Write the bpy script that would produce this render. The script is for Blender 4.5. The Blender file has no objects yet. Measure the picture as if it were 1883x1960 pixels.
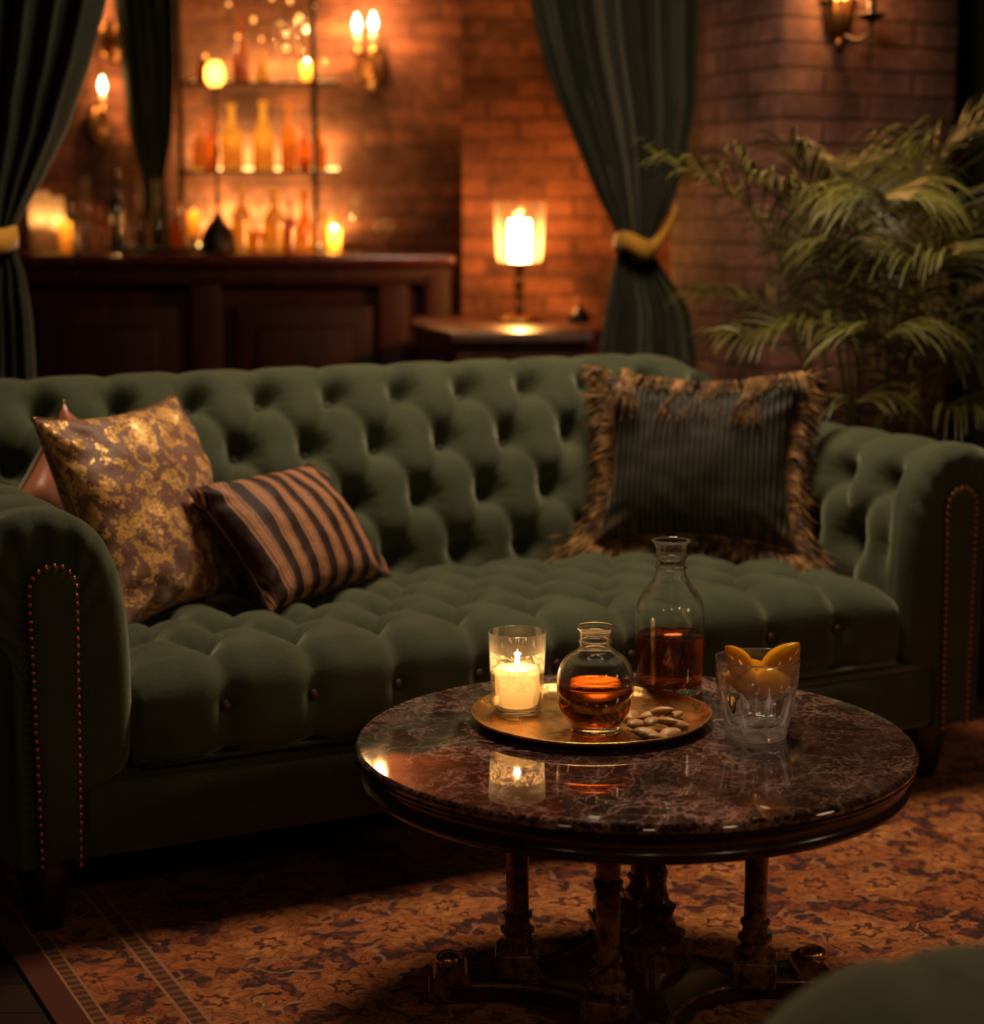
import bpy, math, random
from mathutils import Vector, Matrix, noise
R = math.radians
PI = math.pi
S = bpy.context.scene
COL = S.collection
# ------------------------------------------------------------------ camera, world, light, exposure
CAM_H, FPX, PITCH = 1.30, 3700.0, R(8.9)
cd = bpy.data.cameras.new('camera'); cam = bpy.data.objects.new('camera', cd); COL.objects.link(cam)
cam.location = (0, 0, CAM_H); cam.rotation_euler = (PI/2 - PITCH, 0, 0)
cd.sensor_fit = 'HORIZONTAL'; cd.sensor_width = 36.0; cd.lens = FPX*36.0/1883.0
cd.clip_start = 0.05; cd.clip_end = 60
cd.dof.use_dof = True; cd.dof.focus_distance = 3.20; cd.dof.aperture_fstop = 2.7
S.camera = cam
S.view_settings.view_transform = 'Standard'; S.view_settings.look = 'None'
S.view_settings.gamma = 1.0; S.view_settings.use_curve_mapping = False
S.view_settings.exposure = 0.0
S.cycles.use_denoising = True
S.cycles.max_bounces = 14; S.cycles.diffuse_bounces = 3; S.cycles.glossy_bounces = 5
S.cycles.transmission_bounces = 12; S.cycles.transparent_max_bounces = 16
S.cycles.sample_clamp_indirect = 4.0; S.cycles.caustics_reflective = False; S.cycles.caustics_refractive = True
S.cycles.blur_glossy = 1.0
S.cycles.use_adaptive_sampling = True; S.cycles.adaptive_threshold = 0.028
W = bpy.data.worlds.new('world'); S.world = W; W.use_nodes = True
W.node_tree.nodes['Background'].inputs[0].default_value = (0.35, 0.22, 0.14, 1)
W.node_tree.nodes['Background'].inputs[1].default_value = 0.02

def lamp(name, kind, loc, power, color, size=0.1, rot=None, parent=None, spot=None, blend=0.6):
    l = bpy.data.lights.new(name, kind); o = bpy.data.objects.new(name, l); COL.objects.link(o)
    o.location = loc; l.energy = power; l.color = color
    if kind == 'AREA': l.shape = 'DISK'; l.size = size
    else: l.shadow_soft_size = size
    if kind == 'SPOT': l.spot_size = spot; l.spot_blend = blend
    if rot: o.rotation_euler = rot
    if parent: o.parent = parent
    return o
WARM = (1.0, 0.66, 0.40); FLAME = (1.0, 0.44, 0.13)
KEY_LOC = (0.25, 4.28, 2.70)
KEY = lamp('pendant_light', 'AREA', KEY_LOC, 52, (1.0, 0.74, 0.48), 0.75)
for q_, e_ in (((-1.5, .1, 2.15), 5), ((1.9, .5, 2.2), 12), ((.35, -.6, 2.5), 9), ((2.3, 2.3, 1.25), 7)):   # unseen fill lights added for glints on the glass and to lift dark fronts
    lamp('fill_light', 'POINT', q_, e_, (1.0, 0.68, 0.42), 0.16)

# ------------------------------------------------------------------ helpers
def px(u, v, Y):
    """world point on the ray of photo pixel (u, v) at depth Y"""
    a, b = u-941.5, v-980.0
    fw = FPX*math.cos(PITCH) - b*math.sin(PITCH); dn = b*math.cos(PITCH) + FPX*math.sin(PITCH)
    t = Y/fw
    return Vector((a*t, Y, CAM_H - dn*t))
def clamp(x, a=0.0, b=1.0): return max(a, min(b, x))
def lerp(a, b, t): return a + (b-a)*t
def sstep(a, b, x):
    t = clamp((x-a)/(b-a)); return t*t*(3-2*t)
def interp(tab, x):
    if x <= tab[0][0]: return tab[0][1]
    for (a, p), (b, q) in zip(tab, tab[1:]):
        if x <= b: return p + (q-p)*(x-a)/(b-a)
    return tab[-1][1]
def catmull(pts, n, closed=False):
    P = [Vector(p) for p in pts]
    dense = []
    m = len(P)
    for i in range(m if closed else m-1):
        p0 = P[(i-1) % m] if (closed or i > 0) else P[0]*2-P[1]
        p1 = P[i]; p2 = P[(i+1) % m]
        p3 = P[(i+2) % m] if (closed or i+2 < m) else P[-1]*2-P[-2]
        for k in range(20):
            t = k/20.0
            dense.append(0.5*((2*p1)+(p2-p0)*t+(2*p0-5*p1+4*p2-p3)*t*t+(3*p1-p0-3*p2+p3)*t**3))
    if not closed: dense.append(P[-1].copy())
    else: dense.append(dense[0].copy())
    L = [0.0]
    for a, b in zip(dense, dense[1:]): L.append(L[-1]+(b-a).length)
    out = []; j = 0
    for i in range(n):
        d = L[-1]*i/(n-1 if not closed else n)
        while j < len(L)-2 and L[j+1] < d: j += 1
        s = (d-L[j])/max(L[j+1]-L[j], 1e-9)
        out.append(dense[j].lerp(dense[j+1], s))
    return out, L[-1]

class MB:
    def __init__(s): s.v = []; s.f = []; s.mi = []; s.cur = 0
    def face(s, *idx): s.f.append(tuple(idx)); s.mi.append(s.cur)
    def grid(s, rows, closeu=False, closev=False):
        """rows: list of lists of points"""
        b = len(s.v); n = len(rows); m = len(rows[0])
        for r in rows: s.v.extend([tuple(p) for p in r])
        for i in range(n if closev else n-1):
            for j in range(m if closeu else m-1):
                i2 = (i+1) % n; j2 = (j+1) % m
                s.face(b+i*m+j, b+i*m+j2, b+i2*m+j2, b+i2*m+j)
        return s
    def box(s, c, d, rz=0.0, bev=0.0, M=None):
        hx, hy, hz = d[0]/2, d[1]/2, d[2]/2
        co, si = math.cos(rz), math.sin(rz)
        def T(x, y, z):
            p = Vector((c[0]+x*co-y*si, c[1]+x*si+y*co, c[2]+z))
            return M @ p if M else p
        if bev <= 0:
            b = len(s.v)
            for x in (-hx, hx):
                for y in (-hy, hy):
                    for z in (-hz, hz): s.v.append(tuple(T(x, y, z)))
            for q in ((0, 1, 3, 2), (4, 6, 7, 5), (0, 4, 5, 1), (2, 3, 7, 6), (0, 2, 6, 4), (1, 5, 7, 3)):
                s.face(*[b+k for k in q])
            return s
        bev = min(bev, hx*.95, hy*.95, hz*.95)
        levels = [(-hz, bev), (-hz+bev*.3, bev*.3), (-hz+bev, 0), (hz-bev, 0), (hz-bev*.3, bev*.3), (hz, bev)]
        rows = []
        for z, ins in levels:
            r = []
            a, b2 = hx-ins, hy-ins; k = bev
            for (sx, sy) in ((1, 1), (-1, 1), (-1, -1), (1, -1)):
                cx, cy = sx*(a-k*.99), sy*(b2-k*.99)
                base = {(1, 1): 0, (-1, 1): 90, (-1, -1): 180, (1, -1): 270}[(sx, sy)]
                for q in (0, 30, 60, 90):
                    an = R(base+q); r.append(T(cx+k*math.cos(an), cy+k*math.sin(an), z))
            rows.append(r)
        b = len(s.v); m = len(rows[0])
        s.grid(rows, closeu=True)
        s.face(*[b+j for j in range(m)][::-1]); s.face(*[b+(len(rows)-1)*m+j for j in range(m)])
        return s
    def lathe(s, prof, c=(0, 0, 0), seg=32, cap=True, fn=None, M=None):
        rows = []
        for r, z in prof:
            row = []
            for k in range(seg):
                a = 2*PI*k/seg; rr = r*(fn(a, z) if fn else 1)
                p = Vector((rr*math.cos(a), rr*math.sin(a), z))
                if M: p = M @ p
                row.append((c[0]+p.x, c[1]+p.y, c[2]+p.z))
            rows.append(row)
        b = len(s.v); s.grid(rows, closeu=True)
        if cap:
            s.face(*[b+j for j in range(seg)][::-1]); s.face(*[b+(len(rows)-1)*seg+j for j in range(seg)])
        return s
    def tube(s, pts, rad, seg=8, cap=True):
        pts = [Vector(p) for p in pts]; n = len(pts)
        rads = rad if isinstance(rad, (list, tuple)) else [rad]*n
        rows = []; up = Vector((0, 0, 1)); prev = None
        for i, p in enumerate(pts):
            d = (pts[min(i+1, n-1)]-pts[max(i-1, 0)]).normalized()
            if prev is None:
                a = d.cross(up) if abs(d.z) < .95 else d.cross(Vector((1, 0, 0)))
            else: a = prev - d*prev.dot(d)
            a.normalize(); prev = a; b2 = d.cross(a)
            rows.append([p + (a*math.cos(2*PI*k/seg)+b2*math.sin(2*PI*k/seg))*rads[i] for k in range(seg)])
        b = len(s.v); s.grid(rows, closeu=True)
        if cap:
            s.face(*[b+j for j in range(seg)][::-1]); s.face(*[b+(n-1)*seg+j for j in range(seg)])
        return s
    def ball(s, c, r, seg=12, rings=8, sc=(1, 1, 1), M=None):
        prof = [(r*math.sin(PI*k/rings) + 1e-5, -r*math.cos(PI*k/rings)) for k in range(rings+1)]
        rows = []
        for rr, z in prof:
            row = []
            for k in range(seg):
                p = Vector((rr*math.cos(2*PI*k/seg)*sc[0], rr*math.sin(2*PI*k/seg)*sc[1], z*sc[2]))
                if M: p = M @ p
                row.append(Vector(c)+p)
            rows.append(row)
        return s.grid(rows, closeu=True)
    def prism(s, poly, z0, z1, bev=0.0):
        b = len(s.v); n = len(poly)
        cx = sum(p[0] for p in poly)/n; cy = sum(p[1] for p in poly)/n
        lv = [(z0, 0)] + ([(z1-bev, 0), (z1-bev*.3, bev*.4), (z1, bev)] if bev else [(z1, 0)])
        for z, ins in lv:
            for p in poly:
                d = Vector((p[0]-cx, p[1]-cy)); L = max(d.length, 1e-6); q = d*(1-ins/L)
                s.v.append((cx+q.x, cy+q.y, z))
        for i in range(len(lv)-1):
            for j in range(n): s.face(b+i*n+j, b+i*n+(j+1) % n, b+(i+1)*n+(j+1) % n, b+(i+1)*n+j)
        s.face(*[b+j for j in range(n)][::-1]); s.face(*[b+(len(lv)-1)*n+j for j in range(n)])
        return s
    def build(s, name, mat, parent=None, smooth=True, loc=None, sharp=None):
        me = bpy.data.meshes.new(name); me.from_pydata([tuple(p) for p in s.v], [], s.f)
        mats = mat if isinstance(mat, (list, tuple)) else [mat]
        for m in mats: me.materials.append(m)
        if len(mats) > 1: me.polygons.foreach_set('material_index', s.mi)
        if smooth: me.polygons.foreach_set('use_smooth', [True]*len(me.polygons))
        me.update()
        if smooth and sharp: me.set_sharp_from_angle(angle=R(sharp))
        o = bpy.data.objects.new(name, me); COL.objects.link(o)
        if parent: o.parent = parent
        if loc is not None: o.location = loc
        return o

def tag(o, label, cat, group=None):
    o['label'] = label; o['category'] = cat
    if group: o['group'] = group
    return o
def empty(name, label, cat, loc=(0, 0, 0), rz=0.0, group=None):
    o = bpy.data.objects.new(name, None); COL.objects.link(o); o.location = loc; o.rotation_euler = (0, 0, rz)
    o.empty_display_size = 0.05
    return tag(o, label, cat, group)
def struct(o): o['kind'] = 'structure'; return o
def dup(root, loc, rz, label, group=None):
    r = root.copy(); COL.objects.link(r); r.location = loc; r.rotation_euler = (0, 0, rz); r['label'] = label
    if group: r['group'] = group
    for ch in list(root.children):
        c = ch.copy(); COL.objects.link(c); c.parent = r
        for g in ch.children:
            d = g.copy(); COL.objects.link(d); d.parent = c
    return r

# ------------------------------------------------------------------ materials
class NT:
    def __init__(s, name):
        s.m = bpy.data.materials.new(name); s.m.use_nodes = True; s.t = s.m.node_tree
        s.b = s.t.nodes['Principled BSDF']; s.out = s.t.nodes['Material Output']
    def n(s, typ, **kw):
        x = s.t.nodes.new(typ)
        for k, v in kw.items(): setattr(x, k, v)
        return x
    def l(s, a, b): s.t.links.new(a, b)
    def inp(s, node, key, val):
        if isinstance(val, bpy.types.NodeSocket): s.l(val, node.inputs[key])
        else: node.inputs[key].default_value = val
    def math(s, op, a, b=0.0, c=0.0):
        x = s.n('ShaderNodeMath', operation=op)
        s.inp(x, 0, a); s.inp(x, 1, b)
        if op in ('MULTIPLY_ADD', 'SMOOTH_MIN', 'SMOOTH_MAX', 'WRAP', 'COMPARE'): s.inp(x, 2, c)
        return x.outputs[0]
    def obj(s): return s.n('ShaderNodeTexCoord').outputs['Object']
    def noise(s, vec, scale, detail=3, rough=.5, dist=0.0):
        x = s.n('ShaderNodeTexNoise'); s.l(vec, x.inputs['Vector']); x.inputs['Scale'].default_value = scale
        x.inputs['Detail'].default_value = detail; x.inputs['Roughness'].default_value = rough; x.inputs['Distortion'].default_value = dist
        return x
    def ramp(s, fac, stops, mode='LINEAR'):
        x = s.n('ShaderNodeValToRGB'); x.color_ramp.interpolation = mode; e = x.color_ramp.elements
        while len(e) < len(stops): e.new(0.5)
        for k, (p, c) in enumerate(stops):
            e[k].position = p; e[k].color = (c[0], c[1], c[2], 1) if not isinstance(c, float) else (c, c, c, 1)
        s.l(fac, x.inputs[0]); return x.outputs[0]
    def mix(s, fac, a, b, mode='MIX'):
        x = s.n('ShaderNodeMix', data_type='RGBA', blend_type=mode)
        s.inp(x, 0, fac)
        s.inp(x, 6, (*a, 1) if isinstance(a, tuple) and len(a) == 3 else a)
        s.inp(x, 7, (*b, 1) if isinstance(b, tuple) and len(b) == 3 else b)
        return x.outputs[2]
    def bump(s, h, strength=.3, dist=.01):
        x = s.n('ShaderNodeBump'); x.inputs['Strength'].default_value = strength; x.inputs['Distance'].default_value = dist
        s.l(h, x.inputs['Height']); s.l(x.outputs[0], s.b.inputs['Normal']); return x
    def set(s, **kw):
        names = dict(color='Base Color', rough='Roughness', metal='Metallic', spec='Specular IOR Level', sheen='Sheen Weight',
                     sheenr='Sheen Roughness', sheent='Sheen Tint', trans='Transmission Weight', ior='IOR', coat='Coat Weight',
                     coatr='Coat Roughness', emis='Emission Color', emist='Emission Strength', sss='Subsurface Weight',
                     sssr='Subsurface Radius', ssss='Subsurface Scale', aniso='Anisotropic')
        for k, v in kw.items():
            if isinstance(v, tuple) and len(v) == 3 and k != 'sssr': v = (*v, 1)
            s.inp(s.b, names[k], v)
        return s
    def vec(s, x, y, z):
        c = s.n('ShaderNodeCombineXYZ'); s.inp(c, 0, x); s.inp(c, 1, y); s.inp(c, 2, z); return c.outputs[0]
    def sep(s, v):
        c = s.n('ShaderNodeSeparateXYZ'); s.l(v, c.inputs[0]); return c.outputs
    def vm(s, op, a, b):
        x = s.n('ShaderNodeVectorMath', operation=op); s.inp(x, 0, a); s.inp(x, 1, b); return x
M = {}
def simple(name, color, rough=.5, **kw):
    t = NT(name); t.set(color=color, rough=rough, **kw); M[name] = t.m; return t.m

def velvet(name, base, tint, sheen=1.0):
    t = NT(name); o = t.obj()
    n1 = t.noise(o, 9, 4, .55)
    c = t.mix(t.ramp(n1.outputs[0], [(.3, 0.0), (.7, 1.0)]), tuple(x*.8 for x in base), tuple(x*1.2 for x in base))
    t.set(color=c, rough=.85, spec=.15, sheen=sheen, sheenr=.38, sheent=tint)
    n2 = t.noise(o, 900, 2); n3 = t.noise(o, 38, 3, .55, .6)
    t.bump(t.math('MULTIPLY_ADD', n3.outputs[0], 3.0, n2.outputs[0]), .35, .0022)
    M[name] = t.m
velvet('velvet', (.057, .069, .039), (.70, .74, .51), .60)
velvet('curtain_velvet', (.014, .018, .012), (.74, .68, .50), .5)
velvet('curtain_dark', (.012, .022, .014), (.5, .5, .38), .3)
simple('tie_gold', (.55, .26, .015), .7, sheen=.4, sheenr=.4)
simple('nail_brass', (.55, .18, .08), .32, metal=1.0)
simple('brown_button', (.050, .019, .010), .5)
simple('brass', (.82, .50, .17), .24, metal=1.0)
simple('dark_brass', (.24, .12, .045), .35, metal=1.0)
simple('black_iron', (.02, .012, .008), .45, metal=.6)
simple('black_plastic', (.01, .008, .006), .4)
simple('wick', (.02, .012, .008), .9)

def wood(name, dark, light, rough, scale=1.0, coat=.3):
    t = NT(name); o = t.obj(); s3 = t.sep(o)
    v = t.vec(t.math('MULTIPLY', s3[0], 14*scale), t.math('MULTIPLY', s3[1], 14*scale), t.math('MULTIPLY', s3[2], 2.0*scale))
    n = t.noise(v, 1.6, 6, .6, 1.2)
    t.set(color=t.ramp(n.outputs[0], [(.3, dark), (.7, light)]), rough=rough, coat=coat, coatr=.12)
    t.bump(n.outputs[0], .1, .003); M[name] = t.m
wood('mahogany', (.030, .0075, .0035), (.085, .022, .010), .38)
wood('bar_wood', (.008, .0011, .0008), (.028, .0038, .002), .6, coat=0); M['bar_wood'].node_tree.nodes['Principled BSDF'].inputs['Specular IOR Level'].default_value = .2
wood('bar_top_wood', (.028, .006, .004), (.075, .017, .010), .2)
wood('table_wood', (.020, .0075, .004), (.060, .022, .010), .25, 1.6, .6)
wood('leg_wood', (.012, .005, .003), (.03, .012, .007), .35)

# gilt antique column: wood with worn gold on ring edges (height pattern in the object)
t = NT('gilded_wood'); o = t.obj(); n = t.noise(o, 60, 4, .6)
t.set(color=t.ramp(n.outputs[0], [(.36, (.05, .018, .008)), (.58, (.34, .16, .055))]), rough=.30, metal=.45, coat=.4, coatr=.1)
M['gilded_wood'] = t.m

# marble
t = NT('marble'); o = t.obj()
w = t.noise(o, 3.2, 5, .6); wv = t.vm('SCALE', w.outputs[1], (0, 0, 0)); wv.inputs[3].default_value = .55
p = t.vm('ADD', o, wv.outputs[0]).outputs[0]
def vein(scale, width, seed):
    vo = t.n('ShaderNodeTexVoronoi', feature='DISTANCE_TO_EDGE'); vo.inputs['Scale'].default_value = scale
    t.l(t.vm('ADD', p, (seed, seed*.7, seed*.3)).outputs[0], vo.inputs['Vector'])
    return t.ramp(vo.outputs['Distance'], [(0, 1.0), (width*.35, .55), (width, 0.0)])
w2 = t.noise(o, 14, 6, .7)
fine = t.vm('SCALE', w2.outputs[1], (0, 0, 0)); fine.inputs[3].default_value = .11
p = t.vm('ADD', p, fine.outputs[0]).outputs[0]
v1 = vein(6, .030, 0); v2 = vein(11, .045, 3.1); v3 = vein(24, .070, 7.7)
msk = t.ramp(t.noise(o, 3.6, 4, .6).outputs[0], [(.38, 0.0), (.58, 1.0)])
msk2 = t.ramp(t.noise(o, 7.5, 5, .6).outputs[0], [(.42, 0.0), (.58, 1.0)])
base = t.ramp(t.noise(p, 9, 6, .65).outputs[0], [(.3, (.016, .007, .005)), (.5, (.040, .016, .012)), (.72, (.10, .042, .034))])
c = t.mix(t.math('MULTIPLY', v1, t.math('MULTIPLY_ADD', msk, .8, .15)), base, (.52, .30, .25))
c = t.mix(t.math('MULTIPLY', v2, t.math('MULTIPLY', msk, .85)), c, (.55, .31, .25))
c = t.mix(t.math('MULTIPLY', v3, t.math('MULTIPLY', msk2, .5)), c, (.44, .235, .19))
t.set(color=c, rough=.035, spec=.6, coat=.5, coatr=.015); M['marble'] = t.m

# brick
def brick(name, c1, c2, mortar, facing_mix=True, row=.075, wid=.225, msz=.012):
    t = NT(name); o = t.obj(); s3 = t.sep(o)
    u = t.math('ADD', s3[0], s3[1])
    v = t.vec(u, s3[2], 0.0)
    dn = t.noise(o, 6, 3); dv = t.vm('SCALE', dn.outputs[1], (0, 0, 0)); dv.inputs[3].default_value = .012
    v = t.vm('ADD', v, dv.outputs[0]).outputs[0]
    b = t.n('ShaderNodeTexBrick'); t.l(v, b.inputs['Vector'])
    b.inputs['Color1'].default_value = (*c1, 1); b.inputs['Color2'].default_value = (*c2, 1); b.inputs['Mortar'].default_value = (*mortar, 1)
    b.inputs['Scale'].default_value = 1.0; b.inputs['Mortar Size'].default_value = msz; b.inputs['Mortar Smooth'].default_value = .35
    b.inputs['Bias'].default_value = 0.0; b.inputs['Brick Width'].default_value = wid; b.inputs['Row Height'].default_value = row
    g = t.noise(o, 22, 6, .65); g2 = t.noise(o, 2.6, 3, .5)
    c = t.mix(.75, b.outputs[0], t.ramp(g.outputs[0], [(.25, .35), (.75, 1.3)]), 'MULTIPLY')
    c = t.mix(.9, c, t.ramp(g2.outputs[0], [(.35, .28), (.65, 1.3)]), 'MULTIPLY')
    t.set(color=c, rough=.8, spec=.25)
    h = t.math('MULTIPLY_ADD', g.outputs[0], .35, t.math('SUBTRACT', 1.0, b.outputs['Fac']))
    t.bump(h, .9, .012); M[name] = t.m
brick('brick_wall', (.29, .11, .06), (.12, .048, .032), (.15, .062, .040), msz=.009)
brick('brick_pillar', (.29, .135, .095), (.17, .08, .06), (.105, .05, .036), wid=.34, msz=.006)

# dark floor boards
t = NT('floor_boards'); o = t.obj()
b = t.n('ShaderNodeTexBrick'); t.l(o, b.inputs['Vector']); b.inputs['Scale'].default_value = 1
b.inputs['Color1'].default_value = (.035, .014, .008, 1); b.inputs['Color2'].default_value = (.020, .009, .005, 1); b.inputs['Mortar'].default_value = (.004, .002, .001, 1)
b.inputs['Mortar Size'].default_value = .003; b.inputs['Brick Width'].default_value = 1.4; b.inputs['Row Height'].default_value = .12
t.set(color=b.outputs[0], rough=.4); M['floor_boards'] = t.m
simple('ceiling_dark', (.03, .018, .012), .9); simple('wall_dark', (.05, .022, .014), .85)

# rug: rosettes, vines and small leaves in a floral field
t = NT('rug_floral'); o = t.obj()
wn = t.noise(o, 10, 4, .55); ws = t.vm('SCALE', wn.outputs[1], (0, 0, 0)); ws.inputs[3].default_value = .085
p0 = t.vm('ADD', o, ws.outputs[0]).outputs[0]
def rosette(scale, seed, r0, petals):
    q = t.vm('ADD', p0, (seed, seed*1.7, 0)).outputs[0]
    sq = t.sep(q); q2 = t.vec(sq[0], sq[1], 0.0)
    vo = t.n('ShaderNodeTexVoronoi', voronoi_dimensions='2D'); vo.inputs['Scale'].default_value = scale; vo.inputs['Randomness'].default_value = .75
    t.l(q2, vo.inputs['Vector'])
    d = t.vm('SUBTRACT', q2, vo.outputs['Position']).outputs[0]; sd = t.sep(d)
    ang = t.math('ARCTAN2', sd[1], sd[0]); rr = t.math('MULTIPLY', vo.outputs['Distance'], 1.0)
    pet = t.math('COSINE', t.math('MULTIPLY', ang, petals))
    lim = t.math('MULTIPLY_ADD', pet, r0*.24, r0)
    k = t.math('DIVIDE', rr, lim)
    ring = t.ramp(k, [(0, 1.0), (.16, 1.0), (.2, 0.0), (.30, 0.0), (.34, 1.0), (.62, .9), (.66, .15), (.72, .8), (.95, .75), (1.0, 0.0)], 'LINEAR')
    inside = t.ramp(k, [(0, 1.0), (.97, 1.0), (1.0, 0.0)])
    return ring, inside, vo.outputs['Color']
r1, i1, c1 = rosette(5.0, .4, .40, 7.0)
r2, i2, c2 = rosette(15.0, 3.3, .34, 5.0)
r3, i3, c3 = rosette(40.0, 8.1, .40, 4.0)
vn = t.noise(p0, 7.5, 2, .5)
vine = t.ramp(t.math('ABSOLUTE', t.math('SUBTRACT', vn.outputs[0], .5)), [(0, 1.0), (.012, .9), (.022, 0.0)])
ground = t.ramp(t.noise(o, 2.0, 2).outputs[0], [(.35, (.045, .017, .018)), (.65, (.060, .026, .028))])
c = t.mix(t.math('MULTIPLY', r3, .85), ground, t.mix(t.sep(c3)[0], (.30, .08, .03), (.20, .035, .015)))
c = t.mix(vine, c, (.42, .17, .075))
c = t.mix(i2, c, (.10, .028, .018)); c = t.mix(r2, c, t.mix(t.sep(c2)[0], (.52, .17, .05), (.34, .07, .025)))
c = t.mix(i1, c, (.10, .026, .016)); c = t.mix(r1, c, t.mix(t.sep(c1)[0], (.62, .24, .07), (.46, .13, .04)))
c = t.mix(t.math('MULTIPLY', i1, t.math('MULTIPLY', r3, .5)), c, (.20, .05, .02))
wear = t.noise(o, 60, 5, .7)
c = t.mix(.85, c, t.ramp(wear.outputs[0], [(.3, .45), (.7, 1.25)]), 'MULTIPLY')
sx = t.sep(o)[0]   # border bands run along the rug's edge (object x from 0 at the edge)
def band(a, b2):
    return t.math('MULTIPLY', t.math('GREATER_THAN', sx, a), t.math('LESS_THAN', sx, b2))
c = t.mix(band(-1, .050), c, (.085, .020, .014))
for a, b2 in ((.050, .055), (.076, .081), (.190, .196), (.220, .226)):
    c = t.mix(band(a, b2), c, (.34, .15, .07))
dots = t.math('GREATER_THAN', t.math('SINE', t.math('MULTIPLY', t.sep(o)[1], 260.0)), .1)
for a, b2 in ((.055, .076), (.196, .220)):
    c = t.mix(band(a, b2), c, t.mix(dots, (.08, .028, .018), (.20, .07, .03)))
t.set(color=c, rough=.95, spec=.1, sheen=.25, sheenr=.5, sheent=(.9, .6, .4))
t.bump(wear.outputs[0], .6, .004); M['rug_floral'] = t.m

# cushions
t = NT('gold_brocade'); o = t.obj()
wn = t.noise(o, 16, 3); ws = t.vm('SCALE', wn.outputs[1], (0, 0, 0)); ws.inputs[3].default_value = .035
p0 = t.vm('ADD', o, ws.outputs[0]).outputs[0]
big = t.noise(p0, 19, 2, .5, 1.2); det = t.noise(p0, 60, 3, .6, 1.5)
a = t.math('ADD', big.outputs[0], t.math('MULTIPLY_ADD', det.outputs[0], .44, -.22))
m1 = t.ramp(a, [(.505, 0.0), (.525, 1.0)])
m2 = t.ramp(t.math('ABSOLUTE', t.math('SUBTRACT', det.outputs[0], .5)), [(.014, 0.0), (.035, 1.0)])
mk = t.math('MULTIPLY', m1, m2)
t.set(color=t.mix(mk, (.20, .085, .05), (.82, .43, .10)), rough=t.mix(mk, (.6, .6, .6), (.42, .42, .42)), metal=t.math('MULTIPLY', mk, .25), sheen=.3, sheenr=.4)
t.bump(t.math('ADD', mk, t.math('MULTIPLY', t.noise(o, 14, 3, .5, .5).outputs[0], 3.0)), .55, .004); M['gold_brocade'] = t.m

t = NT('striped_silk'); o = t.obj(); s3 = t.sep(o)
x = t.math('ADD', s3[0], t.math('MULTIPLY', t.noise(o, 9, 2).outputs[0], .006))
fr = t.math('FRACT', t.math('MULTIPLY', t.math('ADD', x, 1.0), 17.2))
D_, T_, L_ = (.030, .011, .010), (.36, .150, .070), (.52, .26, .13)
c = t.ramp(fr, [(0, D_), (.30, L_), (.36, D_), (.40, T_), (.47, L_), (.50, T_), (.60, L_), (.63, T_), (.72, D_), (.755, L_), (.80, D_), (.86, (.10, .04, .025)), (.90, D_)], 'CONSTANT')
c = t.mix(.5, c, t.ramp(t.noise(o, 120, 3, .7).outputs[0], [(.3, .55), (.7, 1.3)]), 'MULTIPLY')
t.set(color=c, rough=.62, sheen=.2, sheenr=.35, spec=.2)
t.bump(t.noise(o, 16, 3, .5, .6).outputs[0], .5, .01); M['striped_silk'] = t.m

t = NT('ribbed_dark'); o = t.obj(); s3 = t.sep(o)
sn = t.math('SINE', t.math('MULTIPLY', s3[0], 2*PI*72))
edge = t.ramp(t.math('ADD', s3[1], .30), [(.06, 1.0), (.17, 0.0)])
bz = t.math('MULTIPLY', edge, t.ramp(t.noise(t.vec(t.math('MULTIPLY', s3[0], 60), t.math('MULTIPLY', s3[1], 6), 0.0), 1.0, 3).outputs[0], [(.42, 0.0), (.6, 1.0)]))  # bronze sheen painted in streaks near the bottom edge
c = t.mix(t.math('MULTIPLY_ADD', sn, .5, .5), (.005, .0045, .003), (.036, .034, .020))
c = t.mix(t.math('MULTIPLY', bz, .8), c, (.26, .12, .045))
t.set(color=c, rough=.6, spec=.3, sheen=.18, sheenr=.35, sheent=(.6, .55, .36)); t.bump(sn, .45, .003); M['ribbed_dark'] = t.m
t = NT('fringe_bronze'); o = t.obj(); n = t.noise(o, 30, 4, .6)
t.set(color=t.ramp(n.outputs[0], [(.36, (.045, .019, .006)), (.5, (.16, .078, .024)), (.66, (.42, .235, .075))]), rough=.55, spec=.3, sheen=.12, sheenr=.4); M['fringe_bronze'] = t.m
simple('rust_satin', (.42, .13, .05), .28, sheen=.5, spec=.8)

# glass: real refraction for the near vessels, thin panes for cylinders far away or around a flame
def real_glass(name, col=(1, 1, 1), ior=1.47, rough=0.0):
    t = NT(name); t.set(color=col, rough=rough, trans=1.0, ior=ior, spec=.5); M[name] = t.m
real_glass('clear_glass', (.97, .985, .97))
_m = M['clear_glass'].node_tree; _f = _m.nodes.new('ShaderNodeLayerWeight'); _f.inputs[0].default_value = .35; _t = _m.nodes.new('ShaderNodeBsdfTranslucent'); _t.inputs[0].default_value = (1, .93, .82, 1)  # pale tone mixed into the glancing edges as painted bright rims
_k = _m.nodes.new('ShaderNodeMath'); _k.operation = 'MULTIPLY'; _k.inputs[1].default_value = .10; _x = _m.nodes.new('ShaderNodeMixShader')
_m.links.new(_f.outputs['Facing'], _k.inputs[0]); _m.links.new(_k.outputs[0], _x.inputs[0]); _m.links.new(_m.nodes['Principled BSDF'].outputs[0], _x.inputs[1]); _m.links.new(_t.outputs[0], _x.inputs[2]); _m.links.new(_x.outputs[0], _m.nodes['Material Output'].inputs[0])
real_glass('cut_crystal', (.99, .985, .98), 1.5); real_glass('whisky', (.78, .20, .035), 1.36)
t = NT('cut_crystal'); t.set(color=(.99, .985, .98), rough=.0, trans=1.0, ior=1.52)
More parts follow.
